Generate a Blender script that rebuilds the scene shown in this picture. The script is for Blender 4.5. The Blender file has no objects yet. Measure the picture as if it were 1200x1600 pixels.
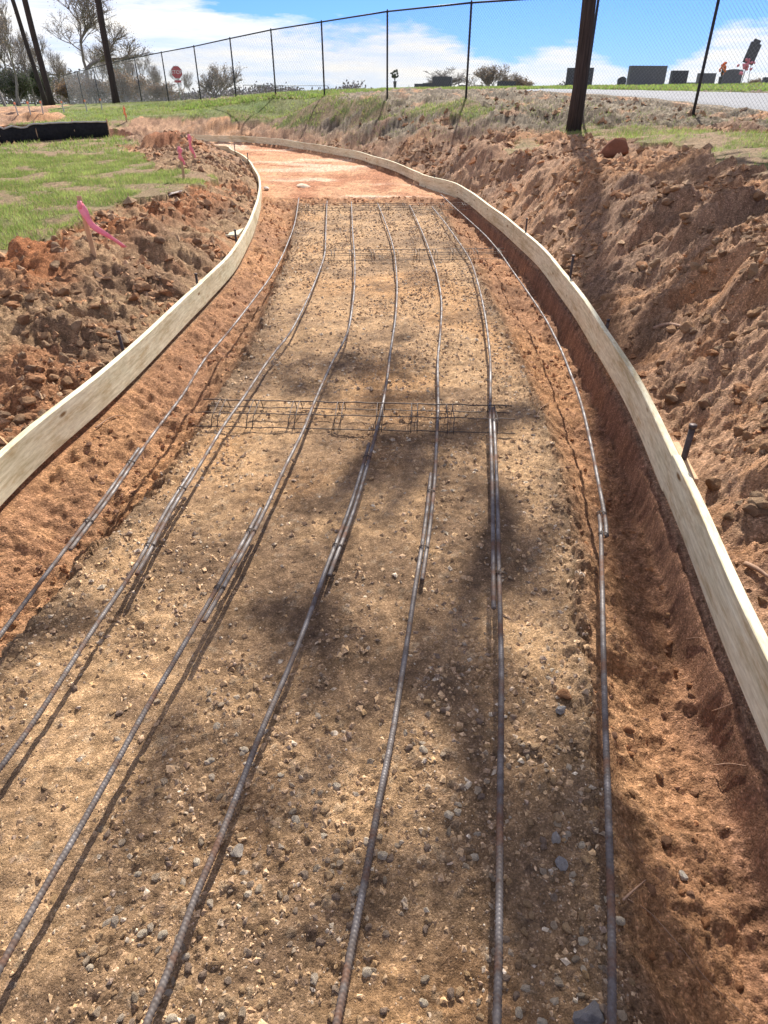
import bpy, math, random
import numpy as np
R = math.radians
rng = np.random.default_rng(7)
random.seed(7)
scene = bpy.context.scene
C = scene.collection

# ------------------------------------------------------------------ camera, world, sun
PITCH = 33.0; CAMZ = 1.6; F = 1000.0
cam_d = bpy.data.cameras.new('camera'); cam = bpy.data.objects.new('camera', cam_d); C.objects.link(cam)
cam_d.sensor_fit = 'VERTICAL'; cam_d.sensor_height = 36.0; cam_d.lens = 22.5
cam_d.clip_start = 0.05; cam_d.clip_end = 3000
cam.location = (0, 0, CAMZ); cam.rotation_euler = (R(90-PITCH), 0, 0)
scene.camera = cam
SUN_AZ, SUN_EL = 11.5, 38.0       # azimuth to the right of +Y
sun_d = bpy.data.lights.new('sun', 'SUN'); sun = bpy.data.objects.new('sun', sun_d); C.objects.link(sun)
sun_d.energy = 5.0; sun_d.angle = R(0.53); sun_d.color = (1, .955, .88)
sun.rotation_euler = (R(90-SUN_EL), 0, R(180-SUN_AZ)); sun.location = (0, 0, 30)
scene.view_settings.view_transform = 'Standard'; scene.view_settings.look = 'None'
scene.view_settings.exposure = 0.9; scene.view_settings.gamma = 1.0
scene.view_settings.use_curve_mapping = False

world = bpy.data.worlds.new('World'); scene.world = world; world.use_nodes = True
nt = world.node_tree; nt.nodes.clear()
def N(t, **k):
    n = nt.nodes.new(t)
    for a, v in k.items(): setattr(n, a, v)
    return n
def Lk(a, b): nt.links.new(a, b)
def M_(op, a, b=None, clamp=False):
    n = N('ShaderNodeMath', operation=op, use_clamp=clamp)
    for i, v in enumerate((a, b)):
        if v is None: continue
        if isinstance(v, (int, float)): n.inputs[i].default_value = v
        else: Lk(v, n.inputs[i])
    return n.outputs[0]
sky = N('ShaderNodeTexSky', sky_type='NISHITA', sun_disc=False)
sky.sun_elevation = R(SUN_EL); sky.sun_rotation = R(SUN_AZ)
sky.air_density = 1.0; sky.dust_density = 0.15; sky.ozone_density = 2.5
tc = N('ShaderNodeTexCoord'); sep = N('ShaderNodeSeparateXYZ'); Lk(tc.outputs['Generated'], sep.inputs[0])
az = M_('MULTIPLY', M_('ARCTAN2', sep.outputs[0], sep.outputs[1]), 57.2958)
el = M_('MULTIPLY', M_('ARCSINE', sep.outputs[2]), 57.2958)
comb = N('ShaderNodeCombineXYZ'); Lk(az, comb.inputs[0]); Lk(el, comb.inputs[1])
def cnoise(sx, sy, detail, rough=.6, off=0):
    mp = N('ShaderNodeMapping'); Lk(comb.outputs[0], mp.inputs[0]); mp.inputs['Scale'].default_value = (sx, sy, 1)
    mp.inputs['Location'].default_value = (off, off*.7, 0); mp.inputs['Rotation'].default_value = (0, 0, R(3))
    n = N('ShaderNodeTexNoise'); Lk(mp.outputs[0], n.inputs['Vector']); n.inputs['Scale'].default_value = 1
    n.inputs['Detail'].default_value = detail; n.inputs['Roughness'].default_value = rough
    return n.outputs['Fac']
fc = N('ShaderNodeFloatCurve'); cm = fc.mapping.curves[0]
pts = [(-45, 7), (-30, 6.5), (-23, 6.0), (-17, 6.4), (-11, 5.3), (-7, 4.7), (-3, 4.2), (2, 3.9), (5, 3.3), (8, 2.6), (13, 3.1), (19, 2.2), (24, 4.2), (31, 4.6), (45, 5)]
for i, (a, b) in enumerate(pts):
    x, y = (a+45)/90, b/10
    if i < 2: cm.points[i].location = (x, y)
    else: cm.points.new(x, y)
cm.points[0].location = (0, .7); fc.mapping.update()
Lk(M_('DIVIDE', M_('ADD', az, 45), 90, True), fc.inputs['Value'])
bound = M_('MULTIPLY', fc.outputs[0], 10)
big = cnoise(.13, .55, 6, .62, 3.1)
edge = M_('SUBTRACT', M_('ADD', bound, M_('MULTIPLY', M_('SUBTRACT', big, .5), 5.0)), el)
lowc = M_('MULTIPLY', edge, 1.2, True)
wisp = cnoise(.09, .8, 8, .65, 9.0)
inner = M_('ADD', M_('MULTIPLY', M_('SUBTRACT', wisp, .36), 3.6), .12, True)
lowc = M_('MULTIPLY', lowc, M_('ADD', M_('MULTIPLY', inner, .5), .5))
hi = cnoise(.045, .11, 7, .6, 20.0)
hic = M_('MULTIPLY', M_('SUBTRACT', hi, .40), 5, True)
hic = M_('MULTIPLY', hic, M_('MULTIPLY', M_('SUBTRACT', el, 6), .2, True))
cov = M_('MAXIMUM', lowc, M_('MULTIPLY', hic, .9))
tint = N('ShaderNodeMix', data_type='RGBA', blend_type='MULTIPLY'); tint.inputs[0].default_value = 1
Lk(sky.outputs[0], tint.inputs[6]); tint.inputs[7].default_value = (.30, .52, 1.15, 1)
mix = N('ShaderNodeMix', data_type='RGBA'); Lk(cov, mix.inputs[0]); Lk(tint.outputs[2], mix.inputs[6])
mix.inputs[7].default_value = (8.3, 8.15, 7.9, 1)
bg = N('ShaderNodeBackground'); Lk(mix.outputs[2], bg.inputs[0]); bg.inputs[1].default_value = 0.074
wo = N('ShaderNodeOutputWorld'); Lk(bg.outputs[0], wo.inputs[0])

# ------------------------------------------------------------------ numpy noise
def hsh(ix, iy, seed):
    h = (ix.astype(np.int64)*374761393 + iy.astype(np.int64)*668265263 + seed*1274126177) & 0xffffffff
    h = ((h ^ (h >> 13)) * 1274126177) & 0xffffffff
    h = ((h ^ (h >> 16)) * 2246822519) & 0xffffffff
    return ((h ^ (h >> 15)) & 0xffffff)/16777216.0
def vn(x, y, seed=0):
    ix = np.floor(x); iy = np.floor(y); fx = x-ix; fy = y-iy
    ux = fx*fx*fx*(fx*(fx*6-15)+10); uy = fy*fy*fy*(fy*(fy*6-15)+10)
    a = hsh(ix, iy, seed); b = hsh(ix+1, iy, seed); c = hsh(ix, iy+1, seed); d = hsh(ix+1, iy+1, seed)
    return (a*(1-ux)+b*ux)*(1-uy)+(c*(1-ux)+d*ux)*uy*1.0 - .5
def fbm(x, y, scale, octs=4, seed=0, gain=.5):
    s = 0; a = 1; x = x/scale; y = y/scale; c, n = .8, .6
    for i in range(octs):
        s = s + a*vn(x, y, seed+i*17); a *= gain
        x, y = (c*x-n*y)*2.03, (n*x+c*y)*2.03
    return s
def bumps(x, y, cell, seed, dens=.6, squash=.6, rmin=.25, rmax=.6):
    """height (in units of metres) of hemi-ellipsoid lumps, one maybe per cell; and a random per lump"""
    gx = x/cell; gy = y/cell
    gx = gx + .5*vn(x/cell*2.6, y/cell*2.6, seed+5); gy = gy + .5*vn(x/cell*2.6+9, y/cell*2.6, seed+6)
    ix = np.floor(gx); iy = np.floor(gy); h = np.zeros_like(x); idv = np.zeros_like(x)
    for dx in (-1, 0, 1):
        for dy in (-1, 0, 1):
            cx = ix+dx; cy = iy+dy
            px = cx+hsh(cx, cy, seed+1); py = cy+hsh(cx, cy, seed+2)
            r = rmin+(rmax-rmin)*hsh(cx, cy, seed+3)**2; on = hsh(cx, cy, seed+4) < dens
            d2 = ((gx-px)**2+(gy-py)**2)/(r*r)
            hh = np.where(on, np.sqrt(np.clip(1-d2, 0, None))*r*cell*squash, 0)
            idv = np.where(hh > h, hsh(cx, cy, seed+9), idv); h = np.maximum(h, hh)
    return h, idv
def ss(a, b, x):
    t = np.clip((x-a)/(b-a), 0, 1); return t*t*(3-2*t)

# ------------------------------------------------------------------ picture <-> place
cp, sp_ = math.cos(R(PITCH)), math.sin(R(PITCH))
def ray(px, py):
    a = (px-600)/F; b = (800-py)/F
    return np.array([a, cp+b*sp_, -sp_+b*cp])
def P(px, py, zc):
    d = ray(px, py); return (d[0]*zc, d[1]*zc, CAMZ+d[2]*zc)
def hit(px, py, f, tmax=400):
    d = ray(px, py); t = np.geomspace(.5, tmax, 3000)
    x, y, z = d[0]*t, d[1]*t, CAMZ+d[2]*t
    g = z-f(x, y); k = np.argmax(g < 0)
    if not (g < 0).any(): k = len(t)-1; return np.array([x[k], y[k], float(f(x[k:k+1], y[k:k+1])[0])])
    a = g[k-1]/(g[k-1]-g[k]); tt = t[k-1]+a*(t[k]-t[k-1])
    return np.array([d[0]*tt, d[1]*tt, CAMZ+d[2]*tt])
def pz(y):
    return np.interp(y, [-10, 12.5, 15, 17, 19, 21, 23, 30, 60], [0, 0, .07, .15, .2, .25, .29, .5, .6])
def catmull(p, step):
    p = [np.array(q, float) for q in p]; p = [2*p[0]-p[1]]+p+[2*p[-1]-p[-2]]; out = []
    for i in range(1, len(p)-2):
        n = max(2, int(np.linalg.norm(p[i+1]-p[i])/step))
        for k in range(n):
            t = k/n; a, b, c, d = p[i-1], p[i], p[i+1], p[i+2]
            out.append(.5*((2*b)+(-a+c)*t+(2*a-5*b+4*c-d)*t*t+(-a+3*b-3*c+d)*t**3))
    out.append(p[-2]); return np.array(out)
def smooth(a, n):
    a = a.copy()
    for _ in range(n): a[1:-1] = (a[:-2]+2*a[1:-1]+a[2:])/4
    return a

BT = .25
top = lambda x, y: pz(y)+BT
LT = [(0,712),(137,604),(217,533),(267,487),(312,446),(352,407),(375,378),(394,341),(405,308),(407,280),(398,262),(386,246),(362,233),(341,227)]
RT = [(1200,1030),(1177,983),(1150,927),(1115,850),(1087,783),(1050,712),(1030,668),(990,590),(938,508),(905,460),(874,420),(850,392),(810,356),(750,311),(715,288),(662,273),(625,257),(587,245),(550,235),(475,223),(400,214)]
Lb = [hit(a, b, top) for a, b in LT]; Rb = [hit(a, b, top) for a, b in RT]
d = Lb[0]-Lb[1]; Lb = [Lb[0]+d*2.4+np.array([.25, 0, 0])]+Lb; Lb.append(np.array([-7.5, 21.3, .7]))
Rb = [np.array([.72, -.9, BT]), np.array([.93, .2, BT])]+Rb; Rb.append(np.array([-7.5, 24.2, .7]))
LbS = smooth(catmull(Lb, .12), 6); RbS = smooth(catmull(Rb, .12), 3)
zero = lambda x, y: pz(y)
GL = [hit(a, b, zero) for a, b in [(0,1040),(60,965),(130,890),(210,795),(290,700),(350,606),(400,530),(432,450),(457,380),(468,318)]]
GR = [hit(a, b, zero) for a, b in [(985,1600),(960,1450),(935,1300),(905,1120),(905,950),(890,820),(860,700),(825,600),(780,500),(735,410),(700,350),(680,318)]]
GL = [GL[0]+np.array([-.3, -1.6, 0])]+GL; GR = [np.array([.35, -.9, 0])]+GR
GLs = catmull(GL, .15); GRs = catmull(GR, .15)
def sdist(x, y, line):
    """signed distance to a line that runs away from the camera: positive to its right"""
    best = np.full(x.shape, 1e9); sg = np.zeros(x.shape)
    for i in range(len(line)-1):
        a = line[i]; b = line[i+1]; ex, ey = b[0]-a[0], b[1]-a[1]; L2 = ex*ex+ey*ey+1e-12
        t = np.clip(((x-a[0])*ex+(y-a[1])*ey)/L2, 0, 1)
        dx = x-a[0]-t*ex; dy = y-a[1]-t*ey; dd = dx*dx+dy*dy
        c = ey*dx-ex*dy; m = dd < best-1e-12
        best = np.where(m, dd, best); sg = np.where(m, np.sign(c), sg)
    return np.sqrt(best)*sg
def thin(line, n): 
    k = np.unique(np.linspace(0, len(line)-1, n).astype(int)); return line[k]
LbD, RbD, GLd, GRd = thin(LbS, 60), thin(RbS, 80), thin(GLs, 26), thin(GRs, 26)

# ------------------------------------------------------------------ the lie of the land
FP = [(1083,178,13.3),(912,160,14.6),(728,153,16.5),(605,147,18.9),(507,148,21.3),(431,148,23.8),(369,153,25.8),(314,157,28.2),(264,159,30.8),(222,160,33.8),(186,162,37.2),(157,163,41),(132,164,45),(110,165,49.5)]
FW = [np.array(P(*q)) for q in FP]
ctrl = [tuple(w) for w in FW]
ctrl += [P(900,197,14.0), (-2.4,1,.42),(-2.6,4,.42),(-3.4,2,.40),(-3,7.5,.46),(-5,5,.44),(-7,8,.42),(-5,12,.5),(-9,14,.45),(-4,16.5,.62),(-9,19,.6),(-14,24,.7),(-20,20,.5),
 (2.2,0,.6),(2.1,2.4,.66),(2.1,5.2,.78),(2.6,7,.80),(3.0,1.5,.82),(3.2,4,.95),(4.6,5,1.02),(4,8,1.0),(2.8,10,.85),(4.5,11.5,1.1),(2.2,14,.7),(7,8,1.15),(8.6,14,1.16),(0,20.5,.8),(-3,26,.95),(-10,30,1.0),
 (12,16,1.15),(10,22,1.52),(3,26,1.75),(22,26,1.7),(10,34,1.95),(25,40,2.2),(5,42,1.95),(-5,42,1.62),(-20,42,1.1),(-35,50,.9),(-30,30,.8),
 (15,60,2.15),(0,70,1.75),(40,60,2.2),(-40,90,.6),(0,130,1.2),(70,130,1.5),(-110,150,0),(0,320,-1),(200,320,-1),(-260,320,-2),(60,-10,1.5),(-60,-10,.3),(5,-8,.7),(-5,-8,.4)]
ctrl = np.array(ctrl); K = np.linalg.norm(ctrl[:, None, :2]-ctrl[None, :, :2], axis=2)
mean = ctrl[:, 2].mean(); Wt = np.linalg.solve(K-np.eye(len(ctrl))*.02, ctrl[:, 2]-mean)
def hill(x, y):
    x = np.asarray(x, float); y = np.asarray(y, float); s = np.full(x.shape, mean)
    for (cx, cy, _), w in zip(ctrl, Wt): s = s+w*np.hypot(x-cx, y-cy)
    return s
def macro(x, y):
    x = np.asarray(x, float); y = np.asarray(y, float)
    p = pz(y); h = hill(x, y)
    dl = sdist(x, y, LbD); dr = -sdist(x, y, RbD)
    z = h.copy()
    ol = -dl; oR = -dr
    zl = p+.03+.12*ss(.015, .06, ol)+.09*ss(0.05, .3, ol); zl = zl+(h-zl)*ss(.1, 1.1, ol)
    zr = p+.02+.09*ss(0.015, .06, oR)+.09*ss(0.05, .35, oR); zr = zr+(h-zr)*ss(.06, 1.05, oR)
    zr = np.where((y > 15) & (oR > 0), p+.12+(h-p-.12)*ss(.05, 2.6, oR), zr)
    z = np.where(ol > 0, zl, z); z = np.where((oR > 0) & (oR < 20), zr, z)
    ins = (dl > 0) & (dr > 0)
    gl = sdist(x, y, GLd); gr = -sdist(x, y, GRd)
    far = ss(12.2, 13.2, y)
    tl = np.clip(-gl, 0, None); wl = tl+np.clip(dl, 0, None)+1e-6; ul = np.clip(tl/wl, 0, 1)
    zt_l = -.09*ss(0, .22, ul)+.115*ss(.4, .97, ul)
    tr = np.clip(-gr, 0, None); 
    ur = tr/(tr+np.clip(dr, 0, None)+1e-6); zt_r = -.06*ss(0, .12, tr)-.10*ss(.1, .6, ur)+.16*ss(.05, .01, dr-.008*np.abs(fbm(x, y, .3, 2, 333)))+.035*ss(.10, .03, dr)*ss(-.1, .4, fbm(x, y, .16, 3, 334))
    zin = p+(np.where(gl < 0, zt_l, 0)+np.where(gr < 0, zt_r, 0))*(1-far)+far*.03
    return np.where(ins, zin, z)

# ------------------------------------------------------------------ mesh helpers
def mesh_np(name, V, Fc, mat=None, smooth_=True, col=None, uv=None):
    V = np.asarray(V, np.float32); Fc = np.asarray(Fc, np.int32); k = Fc.shape[1]
    me = bpy.data.meshes.new(name)
    me.vertices.add(len(V)); me.vertices.foreach_set('co', V.ravel())
    me.loops.add(Fc.size); me.loops.foreach_set('vertex_index', Fc.ravel())
    me.polygons.add(len(Fc)); me.polygons.foreach_set('loop_start', np.arange(0, Fc.size, k, dtype=np.int32))
    me.polygons.foreach_set('loop_total', np.full(len(Fc), k, np.int32))
    me.polygons.foreach_set('use_smooth', np.full(len(Fc), smooth_))
    me.update(calc_edges=True)
    if col is not None:
        a = me.color_attributes.new('Col', 'FLOAT_COLOR', 'POINT')
        c = np.ones((len(V), 4), np.float32); c[:, :3] = col; a.data.foreach_set('color', c.ravel())
    if uv is not None:
        l = me.uv_layers.new(name='UVMap'); l.data.foreach_set('uv', np.asarray(uv, np.float32)[Fc.ravel()].ravel())
    if mat: me.materials.append(mat)
    return me
def link(name, me, parent=None, kind=None):
    o = bpy.data.objects.new(name, me); C.objects.link(o)
    if parent: o.parent = parent
    if kind: o['kind'] = kind
    return o
def tag(o, label, cat, group=None):
    o['label'] = label; o['category'] = cat
    if group: o['group'] = group
    return o
def empty(name, loc, label, cat, group=None, rz=0):
    o = bpy.data.objects.new(name, None); C.objects.link(o); o.location = loc; o.rotation_euler = (0, 0, rz)
    o.empty_display_size = .1
    return tag(o, label, cat, group)
class MB:
    def __init__(s): s.v = []; s.f = []; s.n = 0; s.uv = []
    def add(s, v, f, uv=None):
        s.v.append(np.asarray(v, float)); s.f.append(np.asarray(f, int)+s.n); s.n += len(v)
        s.uv.append(np.zeros((len(v), 2)) if uv is None else np.asarray(uv, float)); return s
    def box(s, c, size, rz=0, rx=0, ry=0, taper=1.0, bev=None):
        x, y, z = [q/2 for q in size]; b = bev if bev is not None else min(size)*.12
        vs = []
        for sz in (-1, 1):
            k = taper if sz > 0 else 1
            for (zz, ins) in ((z*sz, b), ((z-b)*sz, 0)) if sz < 0 else (((z-b)*sz, 0), (z*sz, b)):
                X = (x*k-ins); Y = (y*k-ins); bb = b if ins == 0 else 0
                vs += [(-X, -Y+bb, zz), (-X+bb, -Y, zz), (X-bb, -Y, zz), (X, -Y+bb, zz), (X, Y-bb, zz), (X-bb, Y, zz), (-X+bb, Y, zz), (-X, Y-bb, zz)]
        v = np.array(vs); f = []
        for r in range(3):
            for i in range(8): j = (i+1) % 8; f.append((r*8+i, r*8+j, r*8+8+j, r*8+8+i))
        for o_, rev in ((0, True), (24, False)):
            q = [(0,1,2,3), (0,3,4,7), (7,4,5,6)]
            for t in q: t = tuple(o_+w for w in t); f.append(t[::-1] if rev else t)
        from mathutils import Euler
        m = np.array(Euler((rx, ry, rz)).to_matrix()); return s.add(v@m.T+np.array(c), f)
    def tube(s, pts, r, n=6, cap=True):
        pts = np.asarray(pts, float); m = len(pts); r = np.broadcast_to(np.asarray(r, float), (m,))
        t = np.gradient(pts, axis=0); t /= np.linalg.norm(t, axis=1)[:, None]+1e-12
        up = np.where(np.abs(t[:, 2:3]) > .9, np.array([[1., 0, 0]]), np.array([[0, 0, 1.]]))
        a = np.cross(t, up); a /= np.linalg.norm(a, axis=1)[:, None]; b = np.cross(t, a)
        th = np.arange(n)*2*math.pi/n
        V = pts[:, None]+r[:, None, None]*(np.cos(th)[None, :, None]*a[:, None]+np.sin(th)[None, :, None]*b[:, None])
        V = V.reshape(-1, 3); i = np.arange(m-1)[:, None]*n; j = np.arange(n)[None]; k = (j+1) % n
        f = np.stack([i+j, i+k, i+n+k, i+n+j], -1).reshape(-1, 4)
        L = np.concatenate([[0], np.cumsum(np.linalg.norm(np.diff(pts, axis=0), axis=1))])
        uv = np.stack([np.repeat(L, n), np.tile(th/6.283, m)], 1)
        if cap:
            V = np.vstack([V, pts[0], pts[-1]]); c0 = m*n; uv = np.vstack([uv, [0, 0], [0, 0]])
            f = np.vstack([f, [(c0, (q+1) % n, q, q) for q in range(n)], [(c0+1, (m-1)*n+q, (m-1)*n+(q+1) % n, (m-1)*n+(q+1) % n) for q in range(n)]])
        return s.add(V, f, uv)
    def build(s, name, mat, parent=None, kind=None, smooth_=True):
        V = np.vstack(s.v); Fc = np.vstack(s.f); me = mesh_faces(name, V, Fc, mat, smooth_, np.vstack(s.uv))
        return link(name, me, parent, kind)
def mesh_faces(name, V, Fc, mat, smooth_, uv):
    deg = Fc[:, 2] == Fc[:, 3] if Fc.shape[1] == 4 else np.zeros(len(Fc), bool)
    me = bpy.data.meshes.new(name); me.vertices.add(len(V)); me.vertices.foreach_set('co', V.astype(np.float32).ravel())
    lt = np.where(deg, 3, Fc.shape[1]).astype(np.int32); ls = np.concatenate([[0], np.cumsum(lt)[:-1]]).astype(np.int32)
    mask = np.ones(Fc.shape, bool)
    if deg.any(): mask[deg, 3] = False
    li = Fc[mask].astype(np.int32)
    me.loops.add(len(li)); me.loops.foreach_set('vertex_index', li)
    me.polygons.add(len(Fc)); me.polygons.foreach_set('loop_start', ls); me.polygons.foreach_set('loop_total', lt)
    me.polygons.foreach_set('use_smooth', np.full(len(Fc), smooth_)); me.update(calc_edges=True)
    l = me.uv_layers.new(name='UVMap'); l.data.foreach_set('uv', uv[li].astype(np.float32).ravel())
    if mat: me.materials.append(mat)
    return me

# ------------------------------------------------------------------ materials
def newmat(name, rough=.9, spec=.2, metal=0):
    m = bpy.data.materials.new(name); m.use_nodes = True; b = m.node_tree.nodes['Principled BSDF']
    b.inputs['Roughness'].default_value = rough; b.inputs['Specular IOR Level'].default_value = spec; b.inputs['Metallic'].default_value = metal
    return m, m.node_tree, b
def nnoise(t, scale, detail=4, rough=.6, coord='Object', stretch=None):
    c = t.nodes.new('ShaderNodeTexCoord'); n = t.nodes.new('ShaderNodeTexNoise')
    src = c.outputs[coord]
    if stretch:
        mp = t.nodes.new('ShaderNodeMapping'); mp.inputs['Scale'].default_value = stretch; t.links.new(src, mp.inputs[0]); src = mp.outputs[0]
    t.links.new(src, n.inputs['Vector']); n.inputs['Scale'].default_value = scale; n.inputs['Detail'].default_value = detail; n.inputs['Roughness'].default_value = rough
    return n.outputs['Fac']
def ramp(t, fac, stops):
    r = t.nodes.new('ShaderNodeValToRGB'); t.links.new(fac, r.inputs[0]); e = r.color_ramp.elements
    for i, (p, c) in enumerate(stops):
        q = e[i] if i < 2 else e.new(p); q.position = p; q.color = (*c, 1)
    return r.outputs[0]
def mul(t, a, b):
    m = t.nodes.new('ShaderNodeMix'); m.data_type = 'RGBA'; m.blend_type = 'MULTIPLY'; m.inputs[0].default_value = 1
    t.links.new(a, m.inputs[6]); t.links.new(b, m.inputs[7]); return m.outputs[2]
def bump(t, b, fac, dist, strength=1, prev=None):
    n = t.nodes.new('ShaderNodeBump'); n.inputs['Distance'].default_value = dist; n.inputs['Strength'].default_value = strength
    t.links.new(fac, n.inputs['Height'])
    if prev: t.links.new(prev, n.inputs['Normal'])
    t.links.new(n.outputs[0], b.inputs['Normal']); return n.outputs[0]
def simple(name, c1, c2, scale=20, rough=.8, spec=.3, metal=0, bmp=.002, stretch=None, detail=5):
    m, t, b = newmat(name, rough, spec, metal); f = nnoise(t, scale, detail, .65, stretch=stretch)
    t.links.new(ramp(t, f, [(.3, c1), (.7, c2)]), b.inputs['Base Color']); bump(t, b, f, bmp, .7); return m
def soilmat(name, fine=(.48, 1.6), s1=260, s2=900, d1=.006):
    m, t, b = newmat(name, .95, .12)
    a = t.nodes.new('ShaderNodeAttribute'); a.attribute_name = 'Col'
    f1 = nnoise(t, s1*.35, 8, .75); f2 = nnoise(t, s1, 4, .7)
    c = t.nodes.new('ShaderNodeTexCoord'); v = t.nodes.new('ShaderNodeTexVoronoi'); v.inputs['Scale'].default_value = s1*.55; t.links.new(c.outputs['Object'], v.inputs['Vector'])
    g = ramp(t, f1, [(.3, (fine[0],)*3), (.72, (fine[1],)*3)])
    sp = t.nodes.new('ShaderNodeSeparateColor'); t.links.new(v.outputs['Color'], sp.inputs[0])
    f0 = nnoise(t, 22, 6, .7); g0 = ramp(t, f0, [(.32, (.72, .70, .70)), (.68, (1.25, 1.25, 1.25))])
    g2 = ramp(t, sp.outputs[0], [(.0, (.78, .76, .74)), (.8, (1.04, 1.0, .96)), (.97, (1.5, 1.5, 1.55))])
    t.links.new(mul(t, mul(t, mul(t, a.outputs['Color'], g), g2), g0), b.inputs['Base Color'])
    p = bump(t, b, f0, d1*3.5, .8); p = bump(t, b, f1, d1*2.6, 1.0, p); p = bump(t, b, v.outputs['Distance'], -d1*.9, .9, p); bump(t, b, f2, d1*.5, .8, p)
    return m
M_soil = soilmat('soil'); M_gravel = soilmat('gravel_soil', (.55, 1.5), 420, 1200, .0035)
M_clod = soilmat('clods', (.7, 1.35), 300, 900, .003)
M_grass, t, b = newmat('grass', .6, .25); a = t.nodes.new('ShaderNodeAttribute'); a.attribute_name = 'Col'; t.links.new(a.outputs['Color'], b.inputs['Base Color'])
b.inputs['Transmission Weight'].default_value = 0
# translucent blades: sun is behind them
tr = t.nodes.new('ShaderNodeBsdfTranslucent'); t.links.new(a.outputs['Color'], tr.inputs[0]); mx = t.nodes.new('ShaderNodeMixShader'); mx.inputs[0].default_value = .45
t.links.new(b.outputs[0], mx.inputs[1]); t.links.new(tr.outputs[0], mx.inputs[2]); t.links.new(mx.outputs[0], t.nodes['Material Output'].inputs[0])
def leafmat(name, c1, c2):
    m, t, b = newmat(name, .7, .2); f = nnoise(t, .6, 4)
    col = ramp(t, f, [(.35, c1), (.65, c2)]); t.links.new(col, b.inputs['Base Color'])
    tr = t.nodes.new('ShaderNodeBsdfTranslucent'); t.links.new(col, tr.inputs[0]); mx = t.nodes.new('ShaderNodeMixShader'); mx.inputs[0].default_value = .4
    t.links.new(b.outputs[0], mx.inputs[1]); t.links.new(tr.outputs[0], mx.inputs[2]); t.links.new(mx.outputs[0], t.nodes['Material Output'].inputs[0]); return m
# treated pine board: grain along UV.x
M_wood, t, b = newmat('treated_pine', .75, .25)
w1 = nnoise(t, 1, 6, .65, 'UV', (1.3, 26, 1)); w2 = nnoise(t, 1, 4, .6, 'UV', (1.1, 3.2, 1)); w3 = nnoise(t, 1, 8, .7, 'UV', (9, 60, 1))
c = ramp(t, w1, [(.28, (.54, .47, .30)), (.48, (.76, .69, .49)), (.72, (.84, .79, .60))])
c2 = ramp(t, w2, [(.30, (.72, .68, .58)), (.5, (1, 1, .98)), (.70, (.9, .95, .92))])
v = t.nodes.new('ShaderNodeTexVoronoi'); mp = t.nodes.new('ShaderNodeMapping'); cc = t.nodes.new('ShaderNodeTexCoord'); mp.inputs['Scale'].default_value = (2.3, 7.5, 1)
t.links.new(cc.outputs['UV'], mp.inputs[0]); t.links.new(mp.outputs[0], v.inputs['Vector']); v.inputs['Scale'].default_value = 1
kn = ramp(t, v.outputs['Distance'], [(.05, (.30, .2, .12)), (.11, (1, 1, 1))])
c4 = ramp(t, w3, [(.35, (.74, .71, .65)), (.6, (1.05, 1.05, 1.05))])
mud = nnoise(t, 1, 7, .75, 'UV', (3.5, 14, 1)); c5 = ramp(t, mud, [(.50, (1, 1, 1)), (.66, (.80, .70, .58)), (.78, (.62, .42, .27))])
t.links.new(mul(t, mul(t, mul(t, mul(t, c, c2), kn), c4), c5), b.inputs['Base Color']); bump(t, b, w1, .002, .5)
M_lath = simple('lath_wood', (.42, .25, .13), (.62, .42, .24), 30, stretch=(3, 3, .4))
M_steel, t, b = newmat('rebar_steel', .66, .35, .15)
f = nnoise(t, 9, 6, .7); f2 = nnoise(t, 90, 3, .6)
t.links.new(mul(t, ramp(t, f, [(.38, (.15, .08, .05)), (.48, (.125, .10, .085)), (.68, (.23, .205, .19))]), ramp(t, f2, [(.3, (.75,)*3), (.7, (1.15,)*3)])), b.inputs['Base Color'])
t.links.new(ramp(t, f, [(.36, (.85,)*3), (.6, (.5,)*3)]), b.inputs['Roughness'])
M_wire = simple('tie_wire', (.05, .035, .027), (.13, .10, .08), 60, .6, .4, .5, .0005)
M_stake = simple('steel_stake', (.05, .035, .03), (.12, .09, .08), 40, .6, .4, .6, .0005)
M_pink = simple('pink_tape', (.95, .20, .27), (1.0, .34, .40), 15, .5, .4, 0, .001)
M_orange = simple('orange_tape', (.85, .22, .08), (.9, .33, .16), 15, .5, .4, 0, .001)
M_pole = simple('creosoted_pole', (.025, .02, .018), (.075, .058, .052), 6, .85, .15, 0, .01, stretch=(6, 6, .35))
M_fence = simple('black_pipe', (.02, .022, .025), (.05, .052, .055), 12, .55, .4, .3, .0005)
M_link = simple('link_wire', (.20, .21, .22), (.32, .33, .35), 12, .5, .5, .6, .0003)
M_granite = simple('granite', (.045, .045, .05), (.10, .10, .11), 30, .5, .4, 0, .0008)
M_granite2 = simple('grey_granite', (.09, .09, .095), (.17, .17, .18), 30, .5, .4, 0, .0008)
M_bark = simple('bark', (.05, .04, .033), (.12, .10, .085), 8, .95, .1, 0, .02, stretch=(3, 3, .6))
M_barkf = simple('hazed_far_bark', (.20, .175, .16), (.32, .285, .26), 3, .95, .1, 0, .02)  # paler than the near bark: distance haze put into the colour
M_leaf = leafmat('sparse_leaves', (.22, .16, .10), (.33, .25, .16))
M_leafg = leafmat('evergreen_leaves', (.05, .07, .035), (.10, .12, .06))
M_leafb = leafmat('brown_leaves', (.24, .15, .08), (.32, .22, .13))
M_road = simple('old_asphalt', (.20, .20, .205), (.27, .27, .275), 3, .9, .2, 0, .004)
M_black = simple('silt_fabric', (.012, .012, .013), (.03, .03, .03), 14, .8, .2, 0, .004)
M_cream = simple('fabric_hem', (.4, .38, .33), (.55, .52, .46), 14, .8, .2)
M_white = simple('pale_stone', (.45, .42, .38), (.68, .65, .6), 18, .8, .2, 0, .004)
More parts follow.
